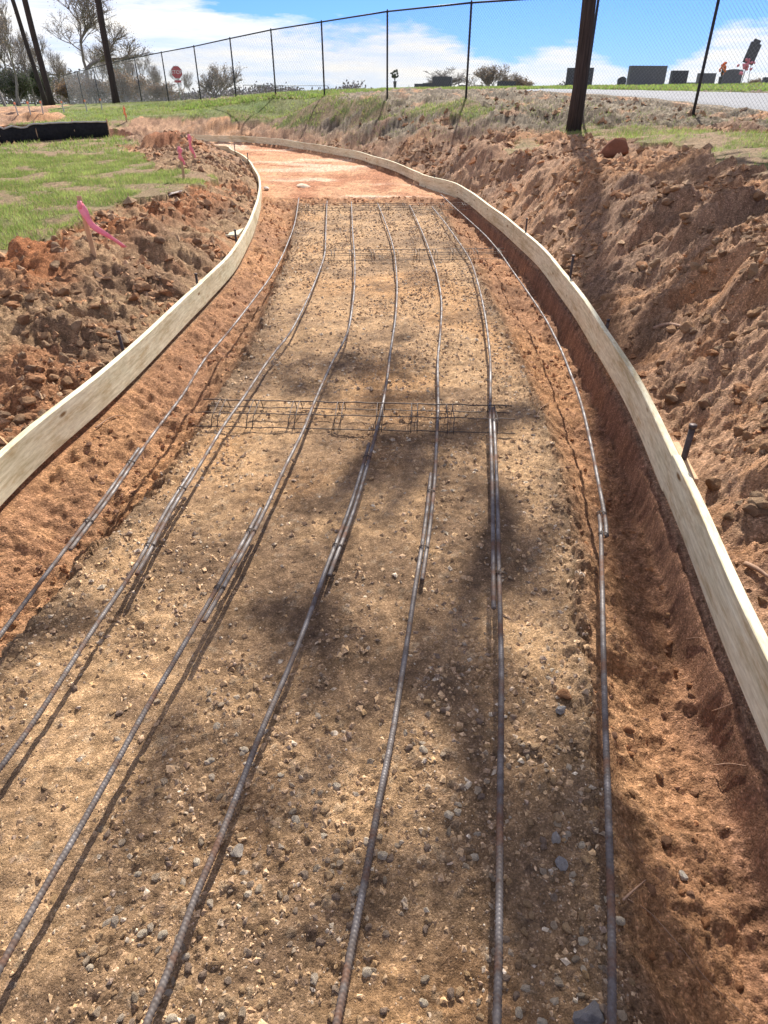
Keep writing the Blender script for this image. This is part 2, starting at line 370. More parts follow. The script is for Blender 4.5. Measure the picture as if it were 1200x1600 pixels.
M_red = simple('sign_red', (.42, .03, .045), (.5, .05, .06), 6, .5, .3, 0, .0002)
M_signw = simple('sign_white', (.7, .68, .68), (.8, .8, .8), 6, .5, .3, 0, .0002)
M_galv = simple('galvanised', (.28, .29, .3), (.4, .41, .42), 10, .5, .4, .5, .0005)
M_flow = simple('faded_orange_flowers', (.7, .14, .05), (.85, .35, .15), 60, .7, .2, 0, .004)
M_flow2 = simple('pink_flowers', (.7, .12, .2), (.85, .4, .45), 60, .7, .2, 0, .004)
M_stem = simple('flower_stems', (.03, .05, .02), (.07, .09, .04), 60, .7, .2, 0, .004)
M_root = simple('root', (.24, .14, .09), (.42, .27, .18), 50, .85, .2, 0, .001)

# ------------------------------------------------------------------ ground
def inpoly(x, y, poly):
    r = np.zeros(x.shape, bool); n = len(poly)
    for i in range(n):
        x1, y1 = poly[i][:2]; x2, y2 = poly[(i+1) % n][:2]
        if y1 == y2: continue
        c = ((y1 > y) != (y2 > y)) & (x < (x2-x1)*(y-y1)/(y2-y1)+x1); r ^= c
    return r
def W(l): return [hit(a, b, macro)[:2] for a, b in l]
gr_left = W([(-200,300),(-60,238),(0,226),(60,222),(180,213),(205,226),(215,245),(262,264),(300,268),(330,272),(318,286),(290,294),(245,303),(190,312),(145,335),(110,362),(60,385),(0,405),(-120,470)])
gr_l2 = W([(-100,205),(0,196),(100,186),(125,180),(190,171),(215,180),(205,198),(120,205),(0,212)])
gr_back = W([(60,182),(100,166),(200,161),(330,158),(480,158),(600,160),(690,162),(760,168),(780,178),(735,186),(700,191),(600,190),(570,193),(480,187),(330,182),(215,184)])
gr_right = W([(880,205),(905,197),(1000,196),(1060,200),(1200,212),(1300,225),(1300,282),(1200,264),(1130,246),(1060,228),(960,220)])
gr_r2 = W([(790,236),(815,215),(845,212),(850,228),(815,245)])
clay_far = None
road_near = [np.array([3.6, 22.6]), np.array([5.6, 19.6]), np.array([7.5, 16.6]), np.array([9.2, 14.0]), np.array([13, 10]), np.array([22, 4])]
road_far = [np.array([32, 18.]), np.array([16, 25.5]), np.array([9, 27.5]), np.array([5, 28.5])]
road_poly = road_near+road_far
def road_mask(x, y): return inpoly(x, y, road_poly)
def grassm(x, y):
    jx = x+.35*fbm(x, y, .8, 3, 31)*(1+.02*y); jy = y+.9*fbm(x, y, .8, 3, 37)*(1+.02*y)
    g = inpoly(jx, jy, gr_left)*1.0; g = np.maximum(g, inpoly(jx, jy, gr_back)); g = np.maximum(g, inpoly(jx, jy, gr_right)*.9)
    g = np.maximum(g, inpoly(jx, jy, gr_l2)); g = np.maximum(g, inpoly(jx, jy, gr_r2)*.7)
    # the cemetery lawn past the road, and meadow in the distance
    far = ((y > 27.5+.3*fbm(x, y, 3, 2, 5)) & (x > -6)) | (y > 46)
    g = np.maximum(g, far*1.0)
    return g
LUMPS = []   # (x, y, radius along x, radius along y, height)
def lump(px, py, r, h, ry=None):
    q = hit(px, py, macro); LUMPS.append((q[0], q[1], r, ry or r, h))
for a in [(268,225,1.0,.42,.8),(150,335,.5,.16),(255,322,.35,.16),(215,345,.35,.12),(70,395,.5,.14),(250,385,.35,.12),(660,225,1.3,.25),(575,205,1.0,.22),(760,240,.7,.22),(800,258,.4,.2),
          (1150,318,.38,.34,.16),(1090,338,.25,.22,.12),(1050,310,.3,.2),(985,285,.3,.14),(900,262,.4,.16),(830,290,.3,.12),(1180,430,.3,.16),(1170,520,.22,.1),(1100,560,.16,.08),(980,370,.3,.14),(955,440,.16,.07),
          (100,500,.3,.1),(40,600,.25,.1),(150,470,.25,.09),(60,185,1.2,.3),(105,190,1.0,.25),(210,205,.8,.25),(240,212,.6,.22),(30,640,.15,.06),(300,400,.25,.1)]:
    lump(*a[:4], *(a[4:] or ())) if len(a) == 4 else lump(a[0], a[1], a[2], a[3], a[4])
HOLES = [(1145,395,.36,-.26,.3),(90,590,.16,-.07,.12),(275,460,.14,-.10,.10),(830,312,.25,-.12,.2),(1120,520,.2,-.08,.2),(900,600,.10,-.03,.1),(1040,370,.3,-.12,.25)]
for q in HOLES:
    if q[0] < 860 or q[0] > 905: lump(*q)
def relief(x, y):
    """all height detail above macro(); returns z, colour and mask info"""
    z = macro(x, y); n = x.shape
    dl = sdist(x, y, LbD); dr = -sdist(x, y, RbD); gl = sdist(x, y, GLd); gr = -sdist(x, y, GRd)
    ins = (dl > 0) & (dr > 0)
    wob = .05*fbm(x, y, .22, 4, 91)
    bed = ins & (gl+wob > 0) & (gr+wob > 0) & (y < 12.3+.3*fbm(x, y, .5, 3, 6))
    farbed = ins & (y >= 12.9)
    trench = ins & ~bed & ~farbed
    out = ~ins
    g = grassm(x, y)*out; rd = road_mask(x, y)
    g0 = g
    for (lx, ly, rx, ry, h) in LUMPS:
        dd = np.sqrt(((x-lx)/rx)**2+((y-ly)/ry)**2)+.5*fbm(x, y, rx*.7, 4, int(abs(lx*50)) % 90)
        z = z+np.where(out, h*.75*ss(1, .15, dd), 0)*(1-.9*np.clip(g0, 0, 1))
    near = np.exp(-np.clip(y-6, 0, None)/14)
    # outside: heaped soil
    ob = np.clip(-np.minimum(dl, dr), 0, 5); fade = ss(0.03, .3, ob)
    soil = out & (g < .3) & ~rd
    fend = ss(60, 25, y)
    m = np.where(soil, fade, 0)*fend
    rid = np.abs(fbm(x, y, .55, 4, 51))
    z = z+m*(.17*fbm(x, y, .8, 5, 11)-.12*rid+.05*fbm(x, y, .14, 5, 12, .6)-.05*np.abs(fbm(x, y, .07, 4, 13, .6)))
    b1, i1 = bumps(x, y, .17, 21, .42, .75); b2, i2 = bumps(x, y, .07, 22, .55, .8); b3, i3 = bumps(x, y, .03, 23, .7, .8); b4, i4 = bumps(x, y, .013, 24, .75, .8)
    cl = ss(-.12, .25, fbm(x, y, .6, 3, 41)); 
    z = z+m*(b1*.4*cl+b2*(.25+.6*cl)*.8+b3*1.0+b4*.7)
    z = z+np.where(g > .3, .03*fbm(x, y, .5, 3, 14), 0)*out
    # bed
    bf = bed*1.0
    z = z+bf*(.026*fbm(x, y, .5, 4, 61)+.010*fbm(x, y, .06, 4, 62, .6)-.006*np.abs(fbm(x, y, .03, 3, 63, .6)))
    c2, j2 = bumps(x, y, .028, 25, .5, .55); c3, j3 = bumps(x, y, .012, 26, .7, .6); c1, j1 = bumps(x, y, .06, 27, .3, .4)
    cl2 = ss(-.15, .22, fbm(x, y, .45, 4, 44))
    z = z+bf*(c1*.8*cl2+c2*(.15+.85*cl2)*.9+c3*.8*(.35+.65*cl2))
    # trench clay
    tf = trench*ss(.01, .07, dr)*ss(.0, .05, dl)
    z = z+tf*(.075*fbm(x, y, .3, 5, 71)-.03*np.abs(fbm(x, y, .11, 4, 73, .6))+.018*fbm(x, y, .05, 3, 72)+(b2*.55*cl+b3*.8*(.3+.7*cl)+c3*.7)*1.0)
    # broken lip of the gravel bed
    lip = np.exp(-(np.minimum(np.abs(gl), np.abs(gr))/.07)**2)*ins*(y < 12.5)
    z = z+lip*(.03*fbm(x, y, .09, 4, 75)+b3*.7+b2*.3)
    ff = farbed*1.0; z = z+ff*(.03*fbm(x, y, .8, 4, 81)+.02*fbm(x, y, .15, 4, 82)+b3*.4+b2*.15*cl)+np.where(ins, .05*np.exp(-((y-12.7)/.25)**2)*(.6+fbm(x, y, .2, 3, 8)), 0)
    z = np.where(ins & (dr < .045) & (y < 13.5), np.minimum(z, pz(y)+.015), z); z = np.where(ins & (dl < .03), np.minimum(z, pz(y)+.03), z)
    z = np.where(~ins & (dr > -.03) & (dr <= 0), np.minimum(z, pz(y)+.03), z); z = np.where(~ins & (dl > -.03) & (dl <= 0), np.minimum(z, pz(y)+.04), z)
    # ---------------- colour
    T = lambda *c: np.array(c)
    n1 = fbm(x, y, .5, 5, 101)[..., None]; n2 = fbm(x, y, 1.6, 4, 102)[..., None]; n3 = fbm(x, y, .09, 4, 103)[..., None]; n4 = fbm(x, y, .02, 2, 104)[..., None]
    def mixc(a, b, f): return a*(1-f)+b*f
    tan = mixc(T(.50, .325, .175), T(.33, .215, .122), ss(-.25, .35, n1+.5*n3)); tan = mixc(tan, T(.54, .31, .14), ss(.05, .45, n2+.4*n1)*.7)
    jj = (j2*(c2 > .001))[..., None]; tan = mixc(tan, T(.46, .36, .24), (jj > .72)*.4); tan = mixc(tan, T(.17, .12, .09), ((jj > .1) & (jj < .25))*.5)
    mottle = ss(.02, .30, fbm(x, y, .42, 4, 120)+.25*fbm(x, y, 1.5, 2, 121))[..., None]
    tan = mixc(tan, tan*T(.50, .50, .54), mottle*.75)  # random darker, slightly cooler patches over the gravel bed
    clay = mixc(T(.47, .255, .135), T(.33, .18, .10), ss(-.3, .4, n1+.7*n3)); clay = mixc(clay, T(.56, .31, .15), ss(.1, .5, n2+n3*.6)*.6)
    clay = mixc(clay, T(.25, .135, .085), (ss(.16, .02, dr+.06*fbm(x, y, .2, 3, 335))*(dr > 0)*.8)[..., None])  # shade of the trench wall by the right board painted into the clay
    cb = ss(.30, .02, -np.where(gl < 0, gl, gr)+.16*fbm(x, y, .15, 4, 336))[..., None]*((y < 12.5)[..., None]); clay = mixc(clay, tan*T(.98, .88, .82), cb*.7)
    fclay = mixc(T(.60, .33, .18), T(.44, .205, .105), ss(-.15, .35, n1[...]+.6*n2)); fclay = mixc(fclay, T(.78, .56, .40), ss(.02, .4, fbm(x, y*2.2, 1.6, 4, 130))[..., None]*.7)
    left = (x < -.5) & (y < 16)
    bankL = mixc(T(.40, .265, .15), T(.27, .17, .10), ss(-.3, .35, n1+.5*n3)); bankL = mixc(bankL, T(.42, .20, .095), ss(.14, .38, n2+.3*n1)*.7)
    bankR = mixc(T(.49, .305, .185), T(.34, .20, .122), ss(-.3, .4, n1+.5*n3)); bankR = mixc(bankR, T(.52, .28, .135), ss(.05, .4, n2+.3*n3)*.7)
    bankR = mixc(bankR, T(.24, .165, .115), ss(.12, .4, fbm(x, y, .9, 3, 140))[..., None]*.55)
    bank = np.where(left[..., None], bankL, bankR)
    ml = ss(1.0, .2, np.hypot((x-LUMPS[0][0])/1.3, (y-LUMPS[0][1])/1.1))[..., None]; bank = mixc(bank, T(.30, .12, .06), ml*.8)
    # clay rim where the spoil meets the left grass
    gm = hit(150, 350, macro); rim = (ss(.75, .1, np.abs(sdist(x, y, RIM)))*(x < 0))[..., None]; bank = mixc(bank, T(.42, .17, .07), rim*ss(-.3, .1, n1)*.85)
    # weedy stony verge in front of the fence
    vd = sdist(x, y, VERGE); vm = ss(1.5, .5, vd)
    verge = mixc(T(.19, .155, .105), T(.29, .24, .17), ss(-.2, .3, n3+n4)); bank = mixc(bank, verge, (vm[..., None])*ss(-.5, -.1, n1))
    grs = mixc(T(.15, .18, .055), T(.24, .19, .10), ss(-.1, .3, n1+.8*n3+.5*n4)); grs = mixc(grs, T(.30, .21, .13), ss(.0, .3, fbm(x, y, .45, 4, 88)*-1)[..., None]*.8)
    gfar = mixc(T(.13, .19, .05), T(.17, .19, .07), ss(-.3, .3, n2)); grs = np.where((y > 26)[..., None], gfar, grs)
    col = bank
    gmix = g[..., None]; col = mixc(col, grs, np.clip(gmix, 0, 1)*.9)
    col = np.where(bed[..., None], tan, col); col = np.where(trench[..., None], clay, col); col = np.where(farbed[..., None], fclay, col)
    col = mixc(col, T(.22, .155, .10), (lip*.55)[..., None])
    idc = np.where(b2 > .003, i2, .5)[..., None]; col = col*(1+.35*(idc-.5)*(~bed)[..., None])
    col = np.clip(col*(1+.5*n4+.25*n3), .01, .9)
    return z, col, dict(bed=bed, trench=trench, farbed=farbed, out=out, g=g, road=rd)
RIM = np.array(W([(-60,440),(0,425),(60,400),(120,375),(160,345),(230,320),(290,300),(330,275)]))
VERGE = np.array([w[:2]-np.array([.25, .9]) for w in FW])[::-1]
VERGE = np.vstack([VERGE, VERGE[-1]+np.array([7, -3.])])

y1 = -0.6
rows = [-.6]
while rows[-1] < 16: rows.append(rows[-1]+max(.0055, .0047*(rows[-1]+.45)))
while rows[-1] < 60: rows.append(rows[-1]+.0075*rows[-1])
while rows[-1] < 1500: rows.append(rows[-1]*1.05)
rows = np.array(rows); NC = 720
s = np.linspace(-1, 1, NC); s = s*(.62+.38*np.abs(s)**3)
half = 3.0+.72*np.clip(rows, 0, None)+np.clip(rows-60, 0, None)*.6
Xg = s[None, :]*half[:, None]; Yg = np.repeat(rows[:, None], NC, 1)
print('grid', Xg.shape)
shp = Xg.shape
Zg, Cg, info = relief(Xg.ravel(), Yg.ravel())
V = np.stack([Xg.ravel(), Yg.ravel(), Zg], 1)
nr, nc = shp
idx = (np.arange(nr-1)[:, None]*nc+np.arange(nc-1)[None]).ravel()
quads = np.stack([idx, idx+1, idx+nc+1, idx+nc], 1)
bedv = info['bed'][quads[:, 0]]; fbv = info['farbed'][quads[:, 0]]
def sub(mask, name, mat, kind='structure'):
    q = quads[mask]; u, inv = np.unique(q, return_inverse=True)
    return link(name, mesh_np(name, V[u], inv.reshape(-1, 4), mat, True, Cg[u]), None, kind)
ground = sub(~bedv & ~fbv, 'ground', M_soil)
gravel_bed = sub(bedv, 'gravel_bed', M_gravel)
clay_bed = sub(fbv, 'clay_path_bed', M_soil)
def zat(x, y):
    """surface height by looking into the grid"""
    x = np.atleast_1d(x).astype(float); y = np.atleast_1d(y).astype(float)
    i = np.clip(np.searchsorted(rows, y)-1, 0, nr-2); fy = np.clip((y-rows[i])/(rows[i+1]-rows[i]), 0, 1)
    def rowz(i):
        sx = x/half[i]; j = np.clip(np.searchsorted(s, sx)-1, 0, nc-2); fx = np.clip((sx-s[j])/(s[j+1]-s[j]), 0, 1)
        Z = Zg.reshape(shp); return Z[i, j]*(1-fx)+Z[i, j+1]*fx
    return rowz(i)*(1-fy)+rowz(i+1)*fy
def z1(x, y): return float(zat(x, y)[0])
def gh(px, py): return hit(px, py, lambda x, y: zat(x, y))
# the skirt of ground behind the camera and to the sides
sk = []
for (x0, x1, y0, y1_) in [(-400, 400, -300, -.62)]:
    xs = np.linspace(x0, x1, 60); ys = np.linspace(y0, y1_, 30); XX, YY = np.meshgrid(xs, ys)
    zz = hill(XX, YY)*0+.3
    ix = (np.arange(29)[:, None]*60+np.arange(59)[None]).ravel()
    link('ground', mesh_np('rear_ground', np.stack([XX.ravel(), YY.ravel(), zz.ravel()-.35], 1), np.stack([ix, ix+1, ix+61, ix+60], 1), M_soil, True, np.tile([.3, .2, .12], (XX.size, 1))), None, 'structure')

# road past the fence
def slab_from_poly(name, poly, mat, lift):
    p = np.array(poly); x0, y0 = p.min(0); x1, y1 = p.max(0)
    xs = np.arange(x0, x1, .5); ys = np.arange(y0, y1, .4); XX, YY = np.meshgrid(xs, ys)
    m = inpoly(XX.ravel(), YY.ravel(), poly).reshape(XX.shape); ZZ = macro(XX.ravel(), YY.ravel()).reshape(XX.shape)+lift
    e_ = m.copy(); e_[1:-1, 1:-1] = m[1:-1, 1:-1] & m[:-2, 1:-1] & m[2:, 1:-1] & m[1:-1, :-2] & m[1:-1, 2:] & m[:-2, :-2] & m[2:, 2:]; ZZ = np.where(e_, ZZ, ZZ-.10)
    f = [(i*len(xs)+j, i*len(xs)+j+1, (i+1)*len(xs)+j+1, (i+1)*len(xs)+j) for i in range(len(ys)-1) for j in range(len(xs)-1) if m[i, j]]
    return link(name, mesh_np(name, np.stack([XX.ravel(), YY.ravel(), ZZ.ravel()], 1), f, mat), None, 'structure')
slab_from_poly('road', road_poly, M_road, .025)

# ------------------------------------------------------------------ loose stones and clods
from mathutils import Vector
ICO_V = []; ph = (1+5**.5)/2
for a, b in ((1, ph), (-1, ph), (1, -ph), (-1, -ph)): ICO_V += [(0, a, b), (a, b, 0), (b, 0, a)]
ICO_V = np.array(ICO_V)/math.hypot(1, ph)
ICO_F = []
for i in range(12):
    for j in range(i+1, 12):
        for k in range(j+1, 12):
            a, b, c = ICO_V[i], ICO_V[j], ICO_V[k]
            if max(np.linalg.norm(a-b), np.linalg.norm(b-c), np.linalg.norm(a-c)) < 1.1:
                ICO_F.append((i, j, k) if np.dot(np.cross(b-a, c-a), a) > 0 else (i, k, j))
ICO_F = np.array(ICO_F)
def ico2():
    V = list(map(tuple, ICO_V)); F = []; mid = {}
    def m(i, j):
        k = (min(i, j), max(i, j))
        if k not in mid: q = np.array(V[i])+np.array(V[j]); V.append(tuple(q/np.linalg.norm(q))); mid[k] = len(V)-1
        return mid[k]
    for a, b, c in ICO_F: ab, bc, ca = m(a, b), m(b, c), m(c, a); F += [(a, ab, ca), (b, bc, ab), (c, ca, bc), (ab, bc, ca)]
    return np.array(V), np.array(F)
I2V, I2F = ico2()
def rock_mesh(name, mat, seed, ang, palette):
    r = np.random.default_rng(seed); v = I2V.copy()
    for _ in range(ang):     # slice facets off
        d = r.normal(size=3); d /= np.linalg.norm(d); h = r.uniform(.55, .85); e = v@d; v = v-np.clip(e-h, 0, None)[:, None]*d
    w_ = r.normal(size=(5, 3))*2.2; v = v*(1+.10*sum(np.sin(v@w_[q]+q) for q in range(5))[:, None])
    v = v*(1+.05*r.normal(size=(len(v), 1))); v = v*np.array([1, r.uniform(.65, .95), r.uniform(.5, .8)])
    c = np.array(palette[seed % len(palette)])*(1+.12*r.normal(size=(len(v), 1))); return mesh_np(name, v, I2F, mat, ang < 4, np.clip(c, .02, .9))
STONE_PAL = [(.46,.36,.25),(.38,.30,.21),(.52,.43,.32),(.33,.25,.18),(.50,.34,.19),(.42,.28,.16),(.50,.33,.17),(.30,.22,.16),(.46,.31,.17),(.58,.49,.36)]
CLAY_PAL = [(.54,.27,.13),(.48,.24,.12),(.42,.23,.13),(.58,.33,.17),(.38,.22,.14)]
BANK_PAL = [(.44,.27,.15),(.48,.29,.16),(.37,.23,.13),(.50,.27,.14),(.32,.21,.13),(.48,.33,.20)]
M_stone = soilmat('stones', (.8, 1.2), 300, 900, .001)
def sample_pts(n, wfun, y0, y1, xl, xr, ypow=1.6):
    u = rng.random(n); y = y0+(y1-y0)*u**ypow; w = 1.0; x = rng.uniform(-1, 1, n)
    lo = np.array([xl(q) for q in y]) if callable(xl) else xl; hi = np.array([xr(q) for q in y]) if callable(xr) else xr
    x = lo+(hi-lo)*(x+1)/2; k = wfun(x, y) > rng.random(n); return x[k], y[k]
def masks(x, y):
    dl = sdist(x, y, LbD); dr = -sdist(x, y, RbD); gl = sdist(x, y, GLd); gr = -sdist(x, y, GRd)
    ins = (dl > .05) & (dr > .05); bed = ins & (gl > -.03) & (gr > -.03) & (y < 12.2); return dl, dr, gl, gr, ins, bed
def w_bed(x, y):
    dl, dr, gl, gr, ins, bed = masks(x, y)
    c = ss(-.1, .22, fbm(x, y, .45, 4, 44)); edge = np.exp(-(gr/.16)**2)+.6*np.exp(-(gl/.12)**2)
    mid = ss(.12, .0, np.abs(x-(.21+.02*y)))*.6
    return bed*np.clip(.28+.7*c+edge+mid, 0, 1)
def w_clay(x, y):
    dl, dr, gl, gr, ins, bed = masks(x, y); return (ins & ~bed & (y < 13))*np.clip(.2+.8*ss(-.1, .3, fbm(x, y, .4, 3, 41)), 0, 1)
def w_bank(x, y):
    dl, dr, gl, gr, ins, bed = masks(x, y); out = ((dl < -.05) | (dr < -.05)) & ~ins
    g = grassm(x, y); out = out & ((sdist(x, y, VERGE) > 1.3) | (rng.random(len(x)) < .25)); return (out & (g < .3) & ~road_mask(x, y))*np.clip(.15+.85*ss(-.1, .3, fbm(x, y, .6, 3, 41)), 0, 1)
hw = lambda q: 2.2+.55*max(q, 0)
def scatter(name, sname, mat, wf, n, rmin, rmax, pal, parent, protos, y0, y1, nind=300, flat=.75, xl=None, xr=None, power=3.2, ypow=1.6):
    x, y = sample_pts(n, wf, y0, y1, xl or (lambda q: -hw(q)), xr or hw, ypow)
    r = rmin+(rmax-rmin)*rng.random(len(x))**power; r = r*(1+.07*np.clip(y, 0, 16))
    z = zat(x, y)+r*.04
    zc = y*cp+(CAMZ-z)*sp_; vis = (np.abs(x)/zc < .6) & ((( (z-CAMZ)*cp+y*sp_)/zc) > -.8)
    size = np.where(vis, r/zc, 0); order = np.argsort(-size); ind = order[:nind]; rest = order[nind:]
    for q, i in enumerate(ind):
        o = bpy.data.objects.new(sname, protos[q % len(protos)]); C.objects.link(o); o.parent = parent
        o.location = (x[i], y[i], z[i]); o.scale = (r[i],)*3; o.rotation_euler = (rng.normal()*.25, rng.normal()*.25, rng.uniform(0, 6.28))
    k = len(rest); i = rest; OV = np.array([(1,0,0),(-1,0,0),(0,1,0),(0,-1,0),(0,0,1),(0,0,-1)])*1.15; OF = np.array([(0,2,4),(2,1,4),(1,3,4),(3,0,4),(2,0,5),(1,2,5),(3,1,5),(0,3,5)])
    v = (OV[None]+.22*rng.normal(size=(k, 6, 3)))*np.stack([np.ones(k), rng.uniform(.6, 1, k), rng.uniform(.45, .85, k)], 1)[:, None]*r[i][:, None, None]
    th = rng.uniform(0, 6.28, k); c_, s_ = np.cos(th), np.sin(th); vx = v[..., 0]*c_[:, None]-v[..., 1]*s_[:, None]; vy = v[..., 0]*s_[:, None]+v[..., 1]*c_[:, None]
    tl = np.clip(rng.normal(size=k)*.4, -.8, .8); vz = v[..., 2]+vx*np.tan(tl)[:, None]*.5
    VV = np.stack([vx+x[i][:, None], vy+y[i][:, None], vz+z[i][:, None]], -1).reshape(-1, 3)
    FF = (OF[None]+(np.arange(k)*6)[:, None, None]).reshape(-1, 3)
    cc = np.array(pal)[rng.integers(0, len(pal), k)]*(1+.15*rng.normal(size=(k, 1))); cc = np.repeat(np.clip(cc, .02, .9), 6, 0)
    link(name, mesh_np(name, VV, FF, mat, False, cc), parent, 'stuff')
    print(name, k)
stone_p = [rock_mesh('stone', M_stone, q, 9, STONE_PAL) for q in range(10)]
clay_p = [rock_mesh('clay_lump', M_clod, q+20, 8, CLAY_PAL) for q in range(5)]
bank_p = [rock_mesh('soil_clod', M_clod, q+40, 8, BANK_PAL) for q in range(6)]
scatter('gravel', 'stone', M_stone, w_bed, 190000, .0022, .0125, STONE_PAL+[(.52,.36,.21)]*9+[(.42,.29,.18)]*5, gravel_bed, stone_p, -.3, 12.2, xl=lambda q: -2.4, xr=lambda q: 2.4, power=4.6, ypow=1.9)
scatter('clay_crumbs', 'clay_lump', M_clod, w_clay, 60000, .003, .017, CLAY_PAL, ground, clay_p, -.3, 12.8, nind=150, xl=lambda q: -2.6, xr=lambda q: 2.6, power=3.6)
scatter('soil_crumbs', 'soil_clod', M_clod, w_bank, 120000, .005, .045, BANK_PAL, ground, bank_p, .2, 22, power=4.0, ypow=1.5)

# ------------------------------------------------------------------ grass
def blades(name, pts, h0, h1, w, col1, col2, seed):
    r = np.random.default_rng(seed); x, y = pts; k = len(x); z = zat(x, y)-.005
    h = r.uniform(h0, h1, k); th = r.uniform(0, 6.28, k); ln = r.normal(size=(k, 2))*.45
    dx, dy = np.cos(th)*w*h/.06, np.sin(th)*w*h/.06
    a = np.stack([x-dx, y-dy, z], 1); b_ = np.stack([x+dx, y+dy, z], 1); tp = np.stack([x+ln[:, 0]*h, y+ln[:, 1]*h, z+h], 1)
    VV = np.stack([a, b_, tp], 1).reshape(-1, 3); FF = np.arange(3*k).reshape(-1, 3)
    f = np.clip(r.random((k, 1))**1.3*.7+.9*ss(-.3, .4, fbm(x, y, .25, 4, 303))[:, None]-.15, 0, 1.2); dry = (r.random((k, 1)) < .16)*1.0; c = np.array(col1)*(1-f)+np.array(col2)*f; c = c*(1-dry)+np.array([.34, .27, .13])*dry
    return VV, FF, np.repeat(c, 3, 0)
def gsample(n, x0, x1, y0, y1, extra=None):
    x = rng.uniform(x0, x1, n); y = rng.uniform(y0, y1, n); m = grassm(x, y)
    dl, dr = sdist(x, y, LbD), -sdist(x, y, RbD); ok = ((dl < -.1) | (dr < -.1)) & ~road_mask(x, y)
    p = ss(-.25, .1, fbm(x, y, .45, 4, 88)); k = (m*p*ok) > rng.random(n)
    # perspective thinning is not needed: density is even on the ground
    return x[k], y[k]
parts_ = []
for (n, x0, x1, y0, y1, h0, h1, w) in [(230000, -9, -1.5, 4.5, 16, .025, .065, .0048), (90000, -18, 4, 16, 34, .04, .10, .008), (90000, 3, 12, 5, 17, .02, .07, .005), (5000, -18, 12, 12, 30, .06, .11, .006)]:
    parts_.append(blades('g', gsample(n, x0, x1, y0, y1), h0, h1, w, (.17, .24, .05), (.36, .43, .12), int(n)))
# weeds in the stony verge
n = 20000; tpar = rng.random(n)*(len(VERGE)-1.001); i0 = tpar.astype(int); fr = (tpar-i0)[:, None]; vp = VERGE[i0]*(1-fr)+VERGE[i0+1]*fr+rng.normal(size=(n, 2))*np.array([.5, 1.0])
kk = (sdist(vp[:, 0], vp[:, 1], RbD) > .3) & (fbm(vp[:, 0], vp[:, 1], .5, 3, 19) > -.1); vp = vp[kk]
parts_.append(blades('g', (vp[:, 0], vp[:, 1]), .02, .08, .007, (.21, .20, .09), (.27, .33, .11), 5))
# the distant lawn edge gets a ragged fringe
n = 40000; x = rng.uniform(-8, 40, n); y = 28+rng.random(n)**2*18; parts_.append(blades('g', (x, y), .04, .10, .02, (.20, .30, .06), (.32, .42, .10), 6))
VV = []; FF = []; CC = []; o_ = 0
for a, b_, c in parts_: VV.append(a); FF.append(b_+o_); CC.append(c); o_ += len(a)
print('grass tris', sum(len(f) for f in FF))
link('grass', mesh_np('grass', np.vstack(VV), np.vstack(FF), M_grass, False, np.vstack(CC)), None, 'stuff')

# ------------------------------------------------------------------ form boards
def arclen(p): return np.concatenate([[0], np.cumsum(np.linalg.norm(np.diff(p, axis=0), axis=1))])
def cut_line(line, a, b):
    """piece of a fine polyline between image rows a and b are given as world Y positions of nearest points"""
    return line[a:b+1]
def near_idx(line, p): return int(np.argmin(np.hypot(line[:, 0]-p[0], line[:, 1]-p[1])))
def board(line, side, height, label, seed, ztop=None, twist=0):
    line = smooth(catmull(line, .05), 2); n = len(line); L = arclen(line); t = np.gradient(line[:, :2], axis=0); t /= np.linalg.norm(t, axis=1)[:, None]
    nrm = np.stack([t[:, 1], -t[:, 0]], 1)*side           # points away from the path
    r = np.random.default_rng(seed); th = .036; zt = pz(line[:, 1])+BT+.004*np.sin(L*3+seed); b = .003
    prof = [(0, -height), (0, -b), (b, 0), (th-b, 0), (th, -b), (th, -height)]
    pu = [0, height, height+.005, height+.034, height+.04, height*2+.04]
    m = len(prof); V = []; U = []
    for i in range(n):
        for (o, z), u in zip(prof, pu): V.append((line[i, 0]+nrm[i, 0]*o, line[i, 1]+nrm[i, 1]*o, zt[i]+z)); U.append((L[i]+seed*7.3, u+seed*1.7))
    f = [(i*m+j, i*m+(j+1) % m, (i+1)*m+(j+1) % m, (i+1)*m+j) if side < 0 else (i*m+j, (i+1)*m+j, (i+1)*m+(j+1) % m, i*m+(j+1) % m) for i in range(n-1) for j in range(m)]
    for e in (0, (n-1)*m): f += [(e, e+1, e+4, e+5), (e+1, e+2, e+3, e+4)]
    mb = MB(); mb.add(V, f, U); o = mb.build('form_board', M_wood, smooth_=False); tag(o, label, 'form board', 'wooden form boards along the path'); return o
jl = [0, near_idx(LbS, hit(318, 440, top)), near_idx(LbS, hit(406, 300, top)), len(LbS)-1]
labL = ['near pale form board on the left, running out of the left edge of the frame', 'second form board on the left, curving up from the notch beside the short stake', 'far form board on the left where the clay path bends away']
for i in range(3): board(LbS[jl[i]:jl[i+1]+1] if i == 0 else LbS[jl[i]:jl[i+1]+1], -1, [.185, .185, .16][i], labL[i], i)
jr = [0, near_idx(RbS, hit(1052, 716, top)), near_idx(RbS, hit(938, 508, top)), near_idx(RbS, hit(715, 288, top)), near_idx(RbS, hit(655, 271, top)), len(RbS)-1]
labR = ['near form board on the right, nearest the camera and leaving the right frame edge', 'second form board on the right, between the two notches in its top edge', 'long curved form board on the right, alongside the middle of the rebar', 'short form board on the right just before the dark joint at the clay bed', 'thin far form board sweeping left round the clay bed']
for i in range(5):
    o = board(RbS[jr[i]:jr[i+1]+1], 1, [.185, .185, .20, .24, .17][i], labR[i], 10+i)
